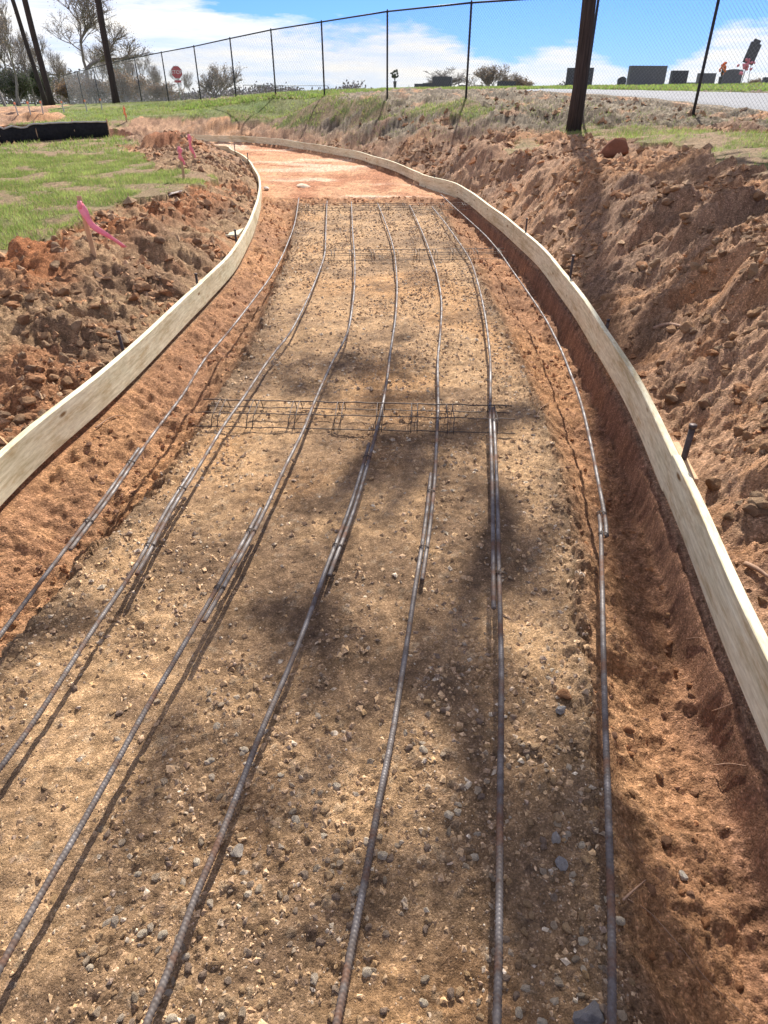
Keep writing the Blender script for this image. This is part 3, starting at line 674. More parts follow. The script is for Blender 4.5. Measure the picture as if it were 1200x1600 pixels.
# lap the joints with a short splice block behind
def splice(p, side, line, label):
    i = near_idx(line, p); t = line[min(i+1, len(line)-1)]-line[i-1]; a = math.atan2(t[1], t[0]); n = np.array([t[1], -t[0]])/np.hypot(t[0], t[1])*side
    mb = MB(); mb.box((line[i][0]+n[0]*.058, line[i][1]+n[1]*.058, pz(line[i][1])+BT-.085), (.36, .034, .14), a); o = mb.build('splice_block', M_lath, smooth_=False); tag(o, label, 'wood block')
splice(RbS[jr[1]], 1, RbS, 'short wood block backing the nearest joint of the right form boards')
splice(LbS[jl[1]], -1, LbS, 'short wood block backing the first joint of the left form boards')

# stakes holding the boards
def stake(px, py, side, h, lab, r=.011, lean=(0, 0)):
    line = LbS if side < 0 else RbS; q = hit(px, py, lambda x, y: pz(y)+BT+h*.3); i = near_idx(line, q); t = line[min(i+1, len(line)-1)]-line[i-1]
    n = np.array([t[1], -t[0]])/np.hypot(t[0], t[1])*side; b = line[i][:2]+n*.052; zt = pz(b[1])+BT
    o = empty('form_stake', (b[0], b[1], zt-.3), lab, 'steel stake', 'steel stakes behind the form boards')
    mb = MB(); mb.tube([(0, 0, -.05), (lean[0]*.5, lean[1]*.5, (.3+h)*.5), (lean[0], lean[1], .3+h)], r, 8); mb.build('shaft', M_stake, o)
    mb = MB(); mb.tube([(lean[0], lean[1], .3+h-.012), (lean[0], lean[1], .3+h+.004)], [r*1.25, r*1.25], 8); mb.build('head', M_stake, o)
stake(211, 538, -1, .10, 'slim dark stake standing behind the near left form board', lean=(-.015, 0))
stake(318, 438, -1, .07, 'short dark stake at the notch between the first two left form boards')
stake(379, 372, -1, .11, 'dark stake behind the curve of the second left form board')
stake(388, 248, -1, .16, 'far stake by the bend of the left boards'); stake(364, 234, -1, .16, 'farthest stake at the end of the left boards')
stake(1048, 706, 1, .15, 'stout dark stake behind the nearest joint of the right boards', r=.014)
stake(940, 508, 1, .035, 'low stake head at the second notch of the right boards')
stake(876, 420, 1, .17, 'tall dark stake behind the middle right form board', r=.012)
stake(812, 355, 1, .13, 'thin dark stake behind the right boards before the kink')
stake(668, 276, 1, .03, 'stake head at the dark joint by the clay bed')
stake(1195, 1005, 1, .02, 'pale stub at the right frame edge behind the near right board', r=.02)

# ------------------------------------------------------------------ rebar
LINES = [
 ([(0,987),(62,905),(117,833),(162,775),(200,721),(233,675),(279,617),(317,562),(354,521),(400,461),(422,431),(445,390),(460,349),(467,309)], .12, (705, 870), 1),
 ([(0,1193),(50,1127),(100,1050),(133,997),(167,947),(207,893),(230,850),(267,783),(304,729),(346,660),(379,615),(417,562),(450,522),(471,485),(492,440),(507,397),(509,360),(511,313)], .10, (728, 890), 1),
 ([(0,1507),(33,1447),(83,1360),(117,1304),(143,1258),(176,1200),(200,1157),(233,1097),(267,1043),(313,963),(337,922),(377,850),(400,808),(437,729),(467,671),(487,625),(517,567),(542,521),(550,483),(554,442),(554,400),(551,360),(549,314)], .11, (800, 968), 1),
 ([(228,1600),(260,1523),(283,1460),(300,1410),(320,1362),(343,1310),(362,1260),(385,1200),(403,1150),(425,1100),(450,1043),(477,977),(497,917),(523,850),(545,795),(567,725),(583,667),(600,600),(612,537),(619,483),(620,433),(614,385),(600,341),(590,317)], .075, (690, 900), 1),
 ([(525,1600),(540,1523),(553,1453),(567,1387),(580,1317),(590,1257),(600,1205),(613,1150),(627,1057),(640,977),(650,905),(660,850),(672,754),(676,687),(680,625),(683,567),(688,521),(690,471),(684,433),(675,402),(659,360),(640,320)], .05, (745, 900), 1),
 ([(777,1600),(780,1500),(781,1367),(782,1200),(784,1050),(781,950),(779,850),(777,760),(774,690),(771,633),(767,567),(760,504),(750,455),(737,410),(722,384),(700,354),(675,322)], .095, (640, 960), -1),
 ([(956,1600),(957,1500),(955,1400),(952,1300),(949,1200),(945,1083),(943,983),(942,917),(940,850),(940,815),(929,754),(917,690),(904,633),(889,587),(875,546),(857,506),(833,467),(800,420),(775,386),(737,347),(689,304)], .13, (800, 832), 1)]
ORD = ['leftmost', 'second from left', 'third from left', 'middle', 'third from right', 'second from right', 'rightmost']
def rebar(pts, label, r=.0075, parent=None):
    L = arclen(pts); n_near = 12
    # ribs are real where they are near enough to be seen
    out = []; yy = pts[:, 1]
    Lq = [0]
    while Lq[-1] < L[-1]:
        y = np.interp(Lq[-1], L, yy); Lq.append(Lq[-1]+(.0023 if y < 1.5 else .0026 if y < 2.4 else .01 if y < 5 else .04))
    Lq = np.array(Lq[:-1]+[L[-1]]); p = np.stack([np.interp(Lq, L, pts[:, k]) for k in range(3)], 1); p = p.copy()
    m = len(p); t = np.gradient(p, axis=0); t /= np.linalg.norm(t, axis=1)[:, None]+1e-12; a = np.cross(t, [0, 0, 1.]); a /= np.linalg.norm(a, axis=1)[:, None]; b_ = np.cross(a, t)
    n = 12; th = np.arange(n)*2*math.pi/n
    ribamp = np.where(p[:, 1] < 2.4, 1.0, 0.25)[:, None]
    ph_ = Lq[:, None]/.0095+np.abs(((th[None]/math.pi) % 1)-.5)*1.1
    rib = np.clip(np.cos(ph_*2*math.pi), -.2, 1)*.0011*ribamp+(np.abs(np.sin(th))[None] < .1)*.0012
    rr = (r+rib)[..., None]
    V = (p[:, None]+rr*(np.cos(th)[None, :, None]*a[:, None]+np.sin(th)[None, :, None]*b_[:, None])).reshape(-1, 3)
    i = np.arange(m-1)[:, None]*n; j = np.arange(n)[None]; k = (j+1) % n
    f = np.stack([i+j, i+k, i+n+k, i+n+j], -1).reshape(-1, 4); mb = MB()
    V = np.vstack([V, p[0], p[-1]]); f = np.vstack([f, [(m*n, (q+1) % n, q, q) for q in range(n)], [(m*n+1, (m-1)*n+q, (m-1)*n+(q+1) % n, (m-1)*n+(q+1) % n) for q in range(n)]])
    mb.add(V, f); o = mb.build('rebar', M_steel); tag(o, label, 'rebar', 'long ribbed steel bars laid along the path'); return o
def tie(p, q, label, extra=.0):
    """a twist of wire round both bars of a lap"""
    t = np.array(q)-np.array(p); t /= np.linalg.norm(t); a = np.cross(t, [0, 0, 1.]); a /= np.linalg.norm(a); b_ = np.cross(a, t)
    c = np.array(p); pts = [c+a*(.021*math.cos(w)+.009)+b_*.014*math.sin(w)+t*.004*w/6.28 for w in np.linspace(0, 6.28*2.6, 34)]
    pts += [pts[-1]+b_*.02*k+a*.006*k for k in (1, 2)]
    mb = MB(); mb.tube(pts, .0011, 5); o = mb.build('tie_wire', M_wire); tag(o, label, 'tie wire', 'wire ties on the rebar laps')
BARS = []
for li, (pp, zb, (yn, yf), sd) in enumerate(LINES):
    f = lambda x, y: pz(y)+zb*np.interp(y, [0, 12, 14], [1, .8, .8])
    w = np.array([hit(a, b, f) for a, b in pp]); dd = w[0]-w[1]; dd /= np.linalg.norm(dd); 
    w = np.vstack([w[0]+dd*(.9 if li > 2 else 1.2), w]); w[0, 2] = w[1, 2]
    ln = smooth(catmull(w, .08), 3)
    # settle slightly between supports
    sup = [3.75, 8.3, 12.4]
    ln[:, 2] += -.012*np.abs(np.sin(ln[:, 1]*.75+li))*1.0
    floor = zat(ln[:, 0], ln[:, 1])+.011
    ln[:, 2] = np.maximum(ln[:, 2], smooth(np.maximum(floor, ln[:, 2]), 4))
    def at_row(row): 
        v = np.array([(800-F*((q[2]-CAMZ)*cp+q[1]*sp_)/(q[1]*cp-(q[2]-CAMZ)*sp_)) for q in ln]); return int(np.argmin(np.abs(v-row)+(ln[:, 1] < 0)*1e4))
    a, b = at_row(yn), at_row(yf)
    nearb = ln[:a+1]; farb = ln[b:].copy()
    t = np.gradient(farb[:, :2], axis=0); t /= np.linalg.norm(t, axis=1)[:, None]; k = np.clip(np.arange(len(farb))/max(1, (a-b)), 0, 1)[:, None]
    fade = np.where(arclen(farb) < 1.6, 1, np.clip(2.6-arclen(farb), 0, 1))[:, None]
    farb[:, :2] += np.stack([t[:, 1], -t[:, 0]], 1)*.0215*sd*fade
    rebar(nearb, 'near length of ribbed rebar, %s of the seven lines' % ORD[li])
    rebar(farb, 'far length of rebar, %s of the seven lines' % ORD[li])
    for nm, ix in (('near', b+2), ('far', a-2)):
        tie(ln[ix], ln[ix+1], 'tie wire at the %s end of the lap in the %s rebar line' % (nm, ORD[li]))
    BARS.append(ln)

# wire support rows under the bars
def chair_row(row, x0, x1, label, nleg, hgt=.085, tilt=0):
    fA = lambda x, y: pz(y)+hgt
    a = hit(x0, row, fA); b = hit(x1, row+tilt, fA); L = np.linalg.norm((b-a)[:2]); ang = math.atan2(b[1]-a[1], b[0]-a[0]); base = min(pz(a[1]), 9)
    o = empty('wire_support', (a[0], a[1], float(pz(a[1]))), label, 'bar support', 'wire bar supports across the path', ang)
    r = .0028
    def wv(y, z, n=24, amp=.004): return [(L*k/n, y+amp*math.sin(k*1.7+y*40), z+amp*.6*math.sin(k*2.3)) for k in range(n+1)]
    mb = MB(); mb.tube(wv(0, hgt), r*1.25, 6); mb.build('top_wire', M_wire, o)
    for yy in (-.17,):
        mb = MB(); mb.tube(wv(yy, hgt*.92), r, 6); mb.build('top_wire', M_wire, o)
    for yy in (-.23, .05):
        mb = MB(); mb.tube(wv(yy, .02), r, 6); mb.build('runner_wire', M_wire, o)
    for k in range(nleg):
        x = L*(k+.45+.12*math.sin(k*5))/nleg
        for d_ in (0, .035):
            pts = [(x+d_, -.24, .012), (x+d_, -.21, hgt*.6), (x+d_+.004, -.17, hgt*.92), (x+d_, -.09, hgt*.97), (x+d_, 0, hgt+.003), (x+d_+.003, .035, hgt*.5), (x+d_, .06, .008)]
            mb = MB(); mb.tube(catmull(pts, .03), r*.95, 5); mb.build('leg', M_wire, o)
    return o
chair_row(624, 318, 800, 'nearest wire bar support, crossing the path under the rebar at mid frame', 8, .085, 10)
chair_row(391, 503, 788, 'second wire bar support across the path, behind the nearest one', 9, .09, -3)
chair_row(319, 465, 735, 'farthest wire bar support, at the edge of the clay bed', 9, .09, -2)

# ------------------------------------------------------------------ chain link fence
fence = empty('chain_link_fence', tuple(FW[3]), 'tall dark chain link fence with top rail crossing the whole skyline', 'fence')
FH = 1.93
fo = np.array(FW[3]); FWz = [np.array([w[0], w[1], w[2]]) for w in FW]; e0 = FWz[0]+(FWz[0]-FWz[1])*1.15; FWz = [e0]+FWz
for i, w in enumerate(FWz):
    q = w-fo; r = .028 if i not in (0, 1) else .03
    mb = MB(); mb.tube([q+[0, 0, -.4], q+[0, 0, FH]], r, 10); mb.tube([q+[0, 0, FH], q+[0, 0, FH+.05]], [r*1.15, r*.5], 10); mb.build('post', M_fence, fence)
    if i:
        p0 = FWz[i-1]-fo; mb = MB(); mb.tube([p0+[0, 0, FH], q+[0, 0, FH]], .021, 8); mb.build('top_rail', M_fence, fence)
        v = q-p0; Lp = np.hypot(v[0], v[1]); dh = v[2]; mesh = .055*math.sqrt(2)*(1 if i < 6 else 1.6); mb = MB(); wr = .0019 if i < 6 else .0024
        Hh = FH-.04; nn = int((Lp+Hh)/mesh)
        nrm = np.array([v[1], -v[0], 0])/Lp*.002
        Vs = []; Fs = []
        for fam in (1, -1):
            for k in range(nn+1):
                u0 = -Hh+k*mesh; u1 = u0+Hh; z0, z1_ = 0., Hh
                a0 = max(0, u0); za = z0+(a0-u0); b0 = min(Lp, u1); zb = z0+(b0-u0)
                if b0 <= a0: continue
                if fam < 0: A = (Lp-a0, za); B = (Lp-b0, zb)
                else: A = (a0, za); B = (b0, zb)
                PA = p0+v*[1, 1, 0]*(A[0]/Lp)+np.array([0, 0, A[1]+.03+dh*A[0]/Lp])+nrm*fam; PB = p0+v*[1, 1, 0]*(B[0]/Lp)+np.array([0, 0, B[1]+.03+dh*B[0]/Lp])+nrm*fam
                mb.tube([PA, PB], wr, 3, cap=False)
        mb.build('chain_link_mesh', M_link, fence)
# low fence far behind
ff = empty('low_fence', (-9, 62, 0), 'faint low fence rail in front of the distant trees behind the tall fence', 'fence')
a = P(380, 133, 60); b = P(512, 134, 66); zb_ = P(440, 150, 62)[2]
mb = MB(); base = np.array([-9, 62, 0]); mb.tube([np.array(a)-base, np.array(b)-base], .03, 6); mb.build('rail', M_galv, ff)
for k in range(6):
    p = np.array(a)*(1-k/5)+np.array(b)*k/5-base; mb = MB(); mb.tube([p, p-np.array([0, 0, 1.3])], .03, 6); mb.build('post', M_galv, ff)

# ------------------------------------------------------------------ poles
def upole(bx, by, tx, ty, zc, r0, r1, label, hext=7.0):
    b = np.array(P(bx, by, zc)); g = z1(b[0], b[1]); b[2] = g
    # top seen at (tx,ty): same distance away
    d = ray(tx, ty); t = b[1]/d[1]; tp = np.array([d[0]*t, b[1], CAMZ+d[2]*t]); v = tp-b; tp = b+v*(hext/v[2])
    o = empty('utility_pole', tuple(b), label, 'pole'); mb = MB(); n = 14
    r_ = np.linspace(r0, r1, n); r_[0] *= 1.25
    pts = [(tp-b)*k/(n-1)+np.array([.012*math.sin(k*1.3), .01*math.cos(k*2.1), -.3 if k == 0 else 0]) for k in range(n)]
    mb.tube(pts, r_, 16); mb.build('shaft', M_pole, o)
    mb = MB(); mb.tube([(tp-b)*.995, (tp-b)*1.002+np.array([0, 0, .03])], [r1*1.02, r1*.4], 16); mb.build('cap', M_pole, o); return o
upole(898, 190, 922, -5, 13.4, .14, .112, 'thick dark wooden pole in front of the fence on the right bank', 10)
upole(182, 163, 152, -5, 34, .17, .13, 'lone dark pole left of the stop sign, leaning slightly left', 10)
upole(82, 167, 37, -5, 42, .19, .14, 'right one of the two dark poles leaning at the left edge', 12)
upole(73, 167, 18, -5, 50, .17, .12, 'left and slimmer one of the two dark poles leaning at the left edge', 13)

# stop sign
sg = P(276, 113, 44); gz = z1(sg[0], sg[1])
ss_ = empty('stop_sign', (sg[0], sg[1], gz), 'red octagonal stop sign on a thin post behind the fence', 'sign', None, R(12))
hz = sg[2]-gz
mb = MB(); mb.tube([(0, .03, -.2), (0, .03, hz+.4)], .028, 8); mb.build('post', M_galv, ss_)
def octo(rad, y, th, name, mat, par):
    v = []; 
    for yy in (y, y+th): v += [(rad*math.cos(R(22.5+45*k)), yy, hz+rad*math.sin(R(22.5+45*k))) for k in range(8)]
    f = [(k, (k+1) % 8, 8+(k+1) % 8, 8+k) for k in range(8)]+[(0,1,2,3),(0,3,4,7),(7,4,5,6)]+[(8,11,10,9),(8,15,12,11),(15,14,13,12)]
    mb = MB(); mb.add(v, f); return mb.build(name, mat, par, smooth_=False)
octo(.40, -.004, .006, 'border', M_signw, ss_); face = octo(.37, -.012, .006, 'face', M_red, ss_)
tx = bpy.data.curves.new('stop_text', 'FONT'); tx.body = 'STOP'; tx.size = .30; tx.align_x = 'CENTER'; tx.align_y = 'CENTER'; tx.extrude = .001
to = bpy.data.objects.new('tmp', tx); C.objects.link(to); dg = bpy.context.evaluated_depsgraph_get(); me = bpy.data.meshes.new_from_object(to.evaluated_get(dg)); bpy.data.objects.remove(to)
me.materials.clear(); me.materials.append(M_signw); lt = link('lettering', me, ss_); lt.location = (0, -.0145, hz); lt.rotation_euler = (R(90), 0, 0)
mb = MB(); mb.box((0, .0, hz-.52), (.45, .012, .13)); mb.build('plaque', M_red, ss_, smooth_=False)

# ------------------------------------------------------------------ survey stakes with tape
def survey(bx, by, tx_, ty_, label, mat, tape, drift=(0, 0), w=.04):
    b = gh(bx, by); d = ray(tx_, ty_); t = b[1]/d[1]; tp = np.array([d[0]*t, b[1], CAMZ+d[2]*t]); v = tp-b; h = np.linalg.norm(v)
    o = empty('survey_stake', tuple(b), label, 'marker stake'); ang = math.atan2(v[0], v[2])
    mb = MB(); mb.box((v[0]*.45, 0, v[2]*.45), (w, .012, h*1.1), ry=ang); mb.build('lath', M_lath, o, smooth_=False)
    # tape: knotted near the top, hanging with a fold
    mb = MB(); n = 16; Vt = []; 
    for k in range(n+1):
        u = k/n; z = v[2]*(.86-tape*u); x = v[0]*(.86)+drift[0]*u**1.6+.012*math.sin(u*9); y = -.018-.02*math.sin(u*5)+drift[1]*u
        z = max(z, .015); ww = w*(.75-.15*u)*(1+.25*math.sin(u*13)); tw = .5*math.sin(u*4)
        Vt += [(x-ww*math.cos(tw), y-ww*math.sin(tw), z), (x+ww*math.cos(tw), y+ww*math.sin(tw)-.002, z+.01)]
    mb.add(Vt, [(2*k, 2*k+1, 2*k+3, 2*k+2) for k in range(n)]); tp_ = mb.build('ribbon', mat, o)
    so = tp_.modifiers.new('s', 'SOLIDIFY'); so.thickness = .002
    mb = MB(); mb.tube([(v[0]*.86, -.02, v[2]*.86-.03), (v[0]*.87, -.02, v[2]*.88+.02)], [w*.55, w*.45], 8); mb.build('knot', mat, o)
    return o
survey(147, 398, 123, 306, 'leaning wooden stake with long pink tape trailing onto the left bank', M_pink, .72, (.30, -.05))
survey(288, 281, 279, 224, 'wooden stake with pink tape at the edge of the left grass, nearer of two', M_pink, .45, (.03, 0))
survey(303, 250, 294, 206, 'wooden stake with bright pink tape on the orange spoil mound', M_pink, .8, (.05, 0))
survey(198, 190, 193, 165, 'distant stake with orange tape in the grass by the lone pole', M_orange, .6, (.02, 0), .05)
NTH = ['leftmost', 'second from left', 'third from left', 'fourth from left', 'fifth from left', 'rightmost']
for k, (a, b) in enumerate([(28,178),(48,177),(68,176),(100,174),(136,172),(160,170)]):
    w = gh(a, b+2); o = empty('marker_lath', tuple(w), 'short pale marker lath by the far orange dirt, %s of the six' % NTH[k], 'marker stake', 'pale marker laths far left')
    mb = MB(); mb.box((0, 0, .2), (.05, .02, .46), ry=.05*(k % 3-1)); mb.build('lath', M_cream, o, smooth_=False)
    mb = MB(); mb.box((.0, -.02, .38), (.06, .03, .07)); mb.build('tape', M_orange, o, smooth_=False)

# silt fence at left
A = gh(-60, 228); B = gh(172, 214); sf = empty('silt_fence', tuple(A), 'low black silt fence with pale top edge lying across the left grass', 'silt fence')
n = 40; Vt = []; Ht = []
for k in range(n+1):
    u = k/n; q = A*(1-u)+B*u; zg = z1(q[0], q[1]); hh = .42*(1-.15*u)+.004*math.sin(k*1.9); x = q[0]-A[0]; y = q[1]-A[1]+.05*math.sin(k*.9)
    Vt += [(x, y, zg-A[2]-.05), (x, y+.03, zg-A[2]+hh*.5), (x, y, zg-A[2]+hh)]; Ht.append((x, y, zg-A[2]+hh))
mb = MB(); mb.add(Vt, [(3*k+j, 3*k+3+j, 3*k+4+j, 3*k+1+j) for k in range(n) for j in (0, 1)]); fb = mb.build('fabric', M_black, sf); so = fb.modifiers.new('s', 'SOLIDIFY'); so.thickness = .01
mb = MB(); mb.tube(Ht, .022, 6); mb.build('top_hem', M_cream, sf)
for k in range(0, n+1, 10): mb = MB(); x, y, z = Ht[k]; mb.box((x, y+.045, z-.18), (.035, .035, .5)); mb.build('stake', M_lath, sf, smooth_=False)

# ------------------------------------------------------------------ debris
def big_rock(px, py, r, mat, name, label, cat, seed, pal, sc=(1, 1, .8), ang=6):
    w = gh(px, py); me = rock_mesh(name, mat, seed, ang, pal); o = link(name, me); o.location = w+np.array([0, 0, r*sc[2]*.45]); o.scale = (r*sc[0], r*sc[1], r*sc[2]); o.rotation_euler = (.2, .1, seed)
    return tag(o, label, cat)
big_rock(957, 243, .20, M_clod, 'clay_boulder', 'large rounded red clay boulder at the foot of the thick pole', 'boulder', 3, [(.33,.15,.09)], (1, .9, .8), 3)
big_rock(272, 305, .13, M_stone, 'flat_stone', 'pale flat stone at the edge of the left grass', 'stone', 4, [(.62,.55,.47)], (1, .8, .35))
big_rock(416, 297, .07, M_stone, 'white_stone', 'small white stone beside the left board at the end of the clay trench', 'stone', 5, [(.7,.67,.62)])
big_rock(475, 291, .14, M_stone, 'pale_slab', 'pale chunk of broken concrete on the clay at the top of the leftmost bars', 'stone', 6, [(.7,.55,.4)], (1.2, .8, .2))
big_rock(372, 1625-292, .019, M_stone, 'pebble', 'pale pebble pair beside the shadow of the middle rebar, larger one', 'stone', 11, [(.5,.44,.36)])
big_rock(1042, 1318, .021, M_clod, 'dark_lump', 'round clod casting a shadow on the clay at lower right', 'clod', 13, [(.30,.17,.10)])
big_rock(1066, 1370, .017, M_stone, 'pebble', 'whitish pebble on the clay below the round clod at lower right', 'stone', 14, [(.55,.5,.43)])
big_rock(882, 1088, .026, M_clod, 'dark_lump', 'orange clod among rubble left of the rightmost rebar', 'clod', 15, [(.46,.24,.12)])
big_rock(876, 1112, .02, M_stone, 'pebble', 'grey stone against the orange clod left of the rightmost rebar', 'stone', 16, [(.42,.40,.37)])
big_rock(868, 1312, .019, M_stone, 'pebble', 'smooth grey stone in the rubble left of the rightmost rebar, upper of two', 'stone', 17, [(.45,.41,.36)])
big_rock(878, 1352, .018, M_stone, 'pebble', 'grey stone in the rubble left of the rightmost rebar, lower of two', 'stone', 18, [(.38,.36,.34)])
big_rock(920, 1592, .032, M_stone, 'pebble', 'large dark grey stone at the bottom edge beside the rightmost rebar', 'stone', 19, [(.25,.24,.24)])
w = gh(362, 372); mb = MB(); mb.add([(-.12, -.05, 0), (.10, -.06, .01), (.13, .14, .05), (-.12, -.05, .02), (.10, -.06, .03), (.13, .14, .07)], [(0,2,1,1),(3,4,5,5),(0,1,4,3),(1,2,5,4),(2,0,3,5)])
o = mb.build('wood_scrap', M_wood, smooth_=False); o.location = w+np.array([0, 0, .02]); tag(o, 'pale triangular wood scrap lying on the left bank behind the second board', 'wood scrap')
def twig(name, pts, r, mat, label, cat, lift=.004):
    w = [gh(a, b) for a, b in pts]; w = np.array(w); w[:, 2] = zat(w[:, 0], w[:, 1])+lift+r
    c = catmull(w, .02); mb = MB(); mb.tube(c, np.linspace(r, r*.5, len(c)), 6); o = mb.build(name, mat); tag(o, label, cat); return o
twig('fine_root', [(980,1408),(1015,1430),(1060,1480),(1100,1530),(1168,1596)], .0016, M_root, 'long thin reddish root running to the bottom right corner', 'root', .008)
twig('twig', [(972,1410),(988,1395),(1008,1378)], .003, M_root, 'short pale twig touching the rightmost rebar near the bottom', 'twig', .008)
twig('fine_root', [(1112,1203),(1135,1200),(1162,1204)], .0022, M_root, 'pale root poking out of the trench wall near the right edge', 'root', .02)
twig('fine_root', [(1110,1118),(1128,1112),(1142,1106)], .0022, M_root, 'short curled root in the shade under the near right board', 'root', .02)
twig('fine_root', [(1070,1005),(1090,1003),(1102,1010)], .0018, M_root, 'upper thin root curling in the shade under the near right board', 'root', .02)
twig('stick', [(1162,888),(1180,896),(1202,912)], .011, M_root, 'grey stick on the right bank behind the near right board', 'stick', .01)
twig('stick', [(1020,518),(1045,512),(1080,520)], .014, M_root, 'half buried brown stick on the right bank', 'stick', .01)
twig('twig', [(838,655),(845,640),(858,632)], .003, M_root, 'small twig on the clay beside the rightmost rebar at mid frame', 'twig', .008)
twig('twig', [(150,672),(175,655),(196,652)], .004, M_root, 'thin stick in the shade below the near left board', 'twig', .01)

# ------------------------------------------------------------------ headstones
def stone_at(x0, x1, y0, y1, zc, label, mat, base=True, th=.28, top_curve=0, tilt=0, mat2=None):
    cx = (x0+x1)/2; b = np.array(P(cx, y1, zc)); wd = (x1-x0)/F*zc; ht = (y1-y0)/1180*zc
    o = empty('headstone', tuple(b), label, 'headstone', None, tilt)
    bh = .18*ht if base else 0
    if base: mb = MB(); mb.box((0, 0, bh*.5-.15), (wd*1.12, th*1.7, bh+.3)); mb.build('base', mat2 or M_granite2, o, smooth_=False)
    n = 9; hw_ = wd/2*.97; V = []; 
    for yy in (-th/2, th/2):
        for k in range(n): u = -1+2*k/(n-1); V.append((hw_*u, yy, ht-top_curve*ht*u*u))
        V += [(-hw_, yy, bh-.002), (hw_, yy, bh-.002)]
    m = n+2; f = []
    for k in range(n-1): f.append((k, k+1, m+k+1, m+k))
    mid = n//2
    for e, rev in ((0, 0), (m, 1)):
        for k in range(n-1):
            a_, b_ = (e+n, e+n+1)
            if k < n-1: 
                q = (e+k, a_ if k < mid else b_, e+k+1, e+k+1); f.append(q if rev else q[::-1] if False else q)
        f.append((e+mid, e+n, e+n+1, e+n+1))
    f += [(0, m, m+n, n), (n-1, n+1, m+n+1, m+n-1)]
    mb = MB(); mb.add(V, f); mb.build('slab', mat, o, smooth_=False); return o, b, wd, ht
stone_at(882, 923, 107, 141, 36, 'wide dark headstone partly behind the thick pole', M_granite, tilt=R(-10))
stone_at(963, 976, 120, 138, 42, 'small rounded headstone just left of the widest one', M_granite, False, .2, .2)
stone_at(976, 1036, 104, 142, 34, 'widest dark grey headstone on the right skyline', M_granite2, tilt=R(6))
stone_at(1044, 1070, 111, 137, 36, 'square dark headstone between the widest one and the right fence post', M_granite, tilt=R(5))
stone_at(1070, 1086, 129, 137, 40, 'very low grave marker left of the right fence post', M_granite, False, .2)
o, b, wd, ht = stone_at(1086, 1113, 115, 138, 36, 'headstone directly behind the right fence post', M_granite2)
o, b, wd, ht = stone_at(1124, 1153, 109, 140, 34, 'headstone just right of the orange flowers by the right fence post', M_granite2, top_curve=.06)
stone_at(1190, 1212, 121, 135, 40, 'headstone cut off by the right edge of the frame', M_granite)
stone_at(675, 706, 120, 140, 48, 'block-like dark headstone with a stepped lower side, left of the bare trees', M_granite, tilt=R(-15))
stone_at(660, 676, 130, 141, 49, 'low step-like stone against the left side of the dark block headstone', M_granite, False)
stone_at(647, 662, 131, 142, 50, 'small dark headstone left of the block-like one', M_granite, False)
stone_at(716, 727, 133, 140, 52, 'tiny low headstone left of the middle fence post', M_granite2, False)
stone_at(776, 805, 127, 138, 50, 'low wide dark headstone in front of the bare tree right of the middle post', M_granite)
stone_at(622, 640, 138, 144, 46, 'low wide grave marker beside the dark flower vase', M_granite2, False)
def flowers(px, py, zc, hpx, label, mat, rad, vase=True, seed=1):
    b = np.array(P(px, py, zc)); h = hpx/1180*zc; r = np.random.default_rng(seed)
    o = empty('grave_flowers', tuple(b), label, 'flowers')
    mb = MB(); mb.tube([(0, 0, -.05), (0, 0, h*.12), (0, 0, h*.4), (0, 0, h*.45)], [rad*.5, rad*.3, rad*.45, rad*.5], 10); mb.build('vase', M_granite, o)
    mb = MB()
    for k in range(9): a = r.uniform(0, 6.28); q = rad*r.uniform(.1, .8); mb.tube([(0, 0, h*.4), (math.cos(a)*q*.5, math.sin(a)*q*.5, h*.6), (math.cos(a)*q, math.sin(a)*q, h*r.uniform(.7, .95))], .008, 4)
    mb.build('stems', M_stem, o)
    mb = MB()
    for k in range(26):
        d_ = r.normal(size=3); d_ /= np.linalg.norm(d_); c = np.array([0, 0, h*.75])+d_*np.array([rad, rad, h*.25])*r.uniform(.4, 1)
        mb.add(np.vstack([I2V*rad*.22*(1+.3*r.normal(size=(42, 1)))+c]), np.hstack([I2F, I2F[:, 2:3]]))
    mb.build('blossoms', mat, o, smooth_=False)
flowers(617, 143, 44, 35, 'dark flower vase standing alone on the skyline left of the headstones', M_stem, .26, seed=2)
flowers(1122, 139, 33, 42, 'faded orange flowers between two headstones by the right fence post', M_flow, .2, seed=3)
# tilted plaque with pink flowers on thin legs
b = np.array(P(1160, 138, 32)); o = empty('flower_stand', tuple(b), 'dark plaque on thin wire legs with pink flowers, rightmost tall shape on the skyline', 'flower stand', None, R(8))
mb = MB(); mb.box((.04, 0, 1.42), (.58, .07, .85), ry=R(14)); mb.build('plaque', M_granite, o, smooth_=False)
mb = MB(); mb.box((.15, 0, 1.90), (.36, .06, .14), ry=R(14)); mb.build('plaque_top', M_granite, o, smooth_=False)
for sx, sy in ((-.22, -.1), (.2, -.1), (0, .25)): mb = MB(); mb.tube([(sx, sy, -.1), (sx*.5, sy*.3, 1.1)], .014, 6); mb.build('leg', M_galv, o)
mb = MB(); r = np.random.default_rng(4)
for k in range(22): c = np.array([-.1, -.06, .95])+r.normal(size=3)*np.array([.17, .06, .13]); mb.add(I2V*.06*(1+.3*r.normal(size=(42, 1)))+c, np.hstack([I2F, I2F[:, 2:3]]))
mb.build('blossoms', M_flow2, o, smooth_=False)

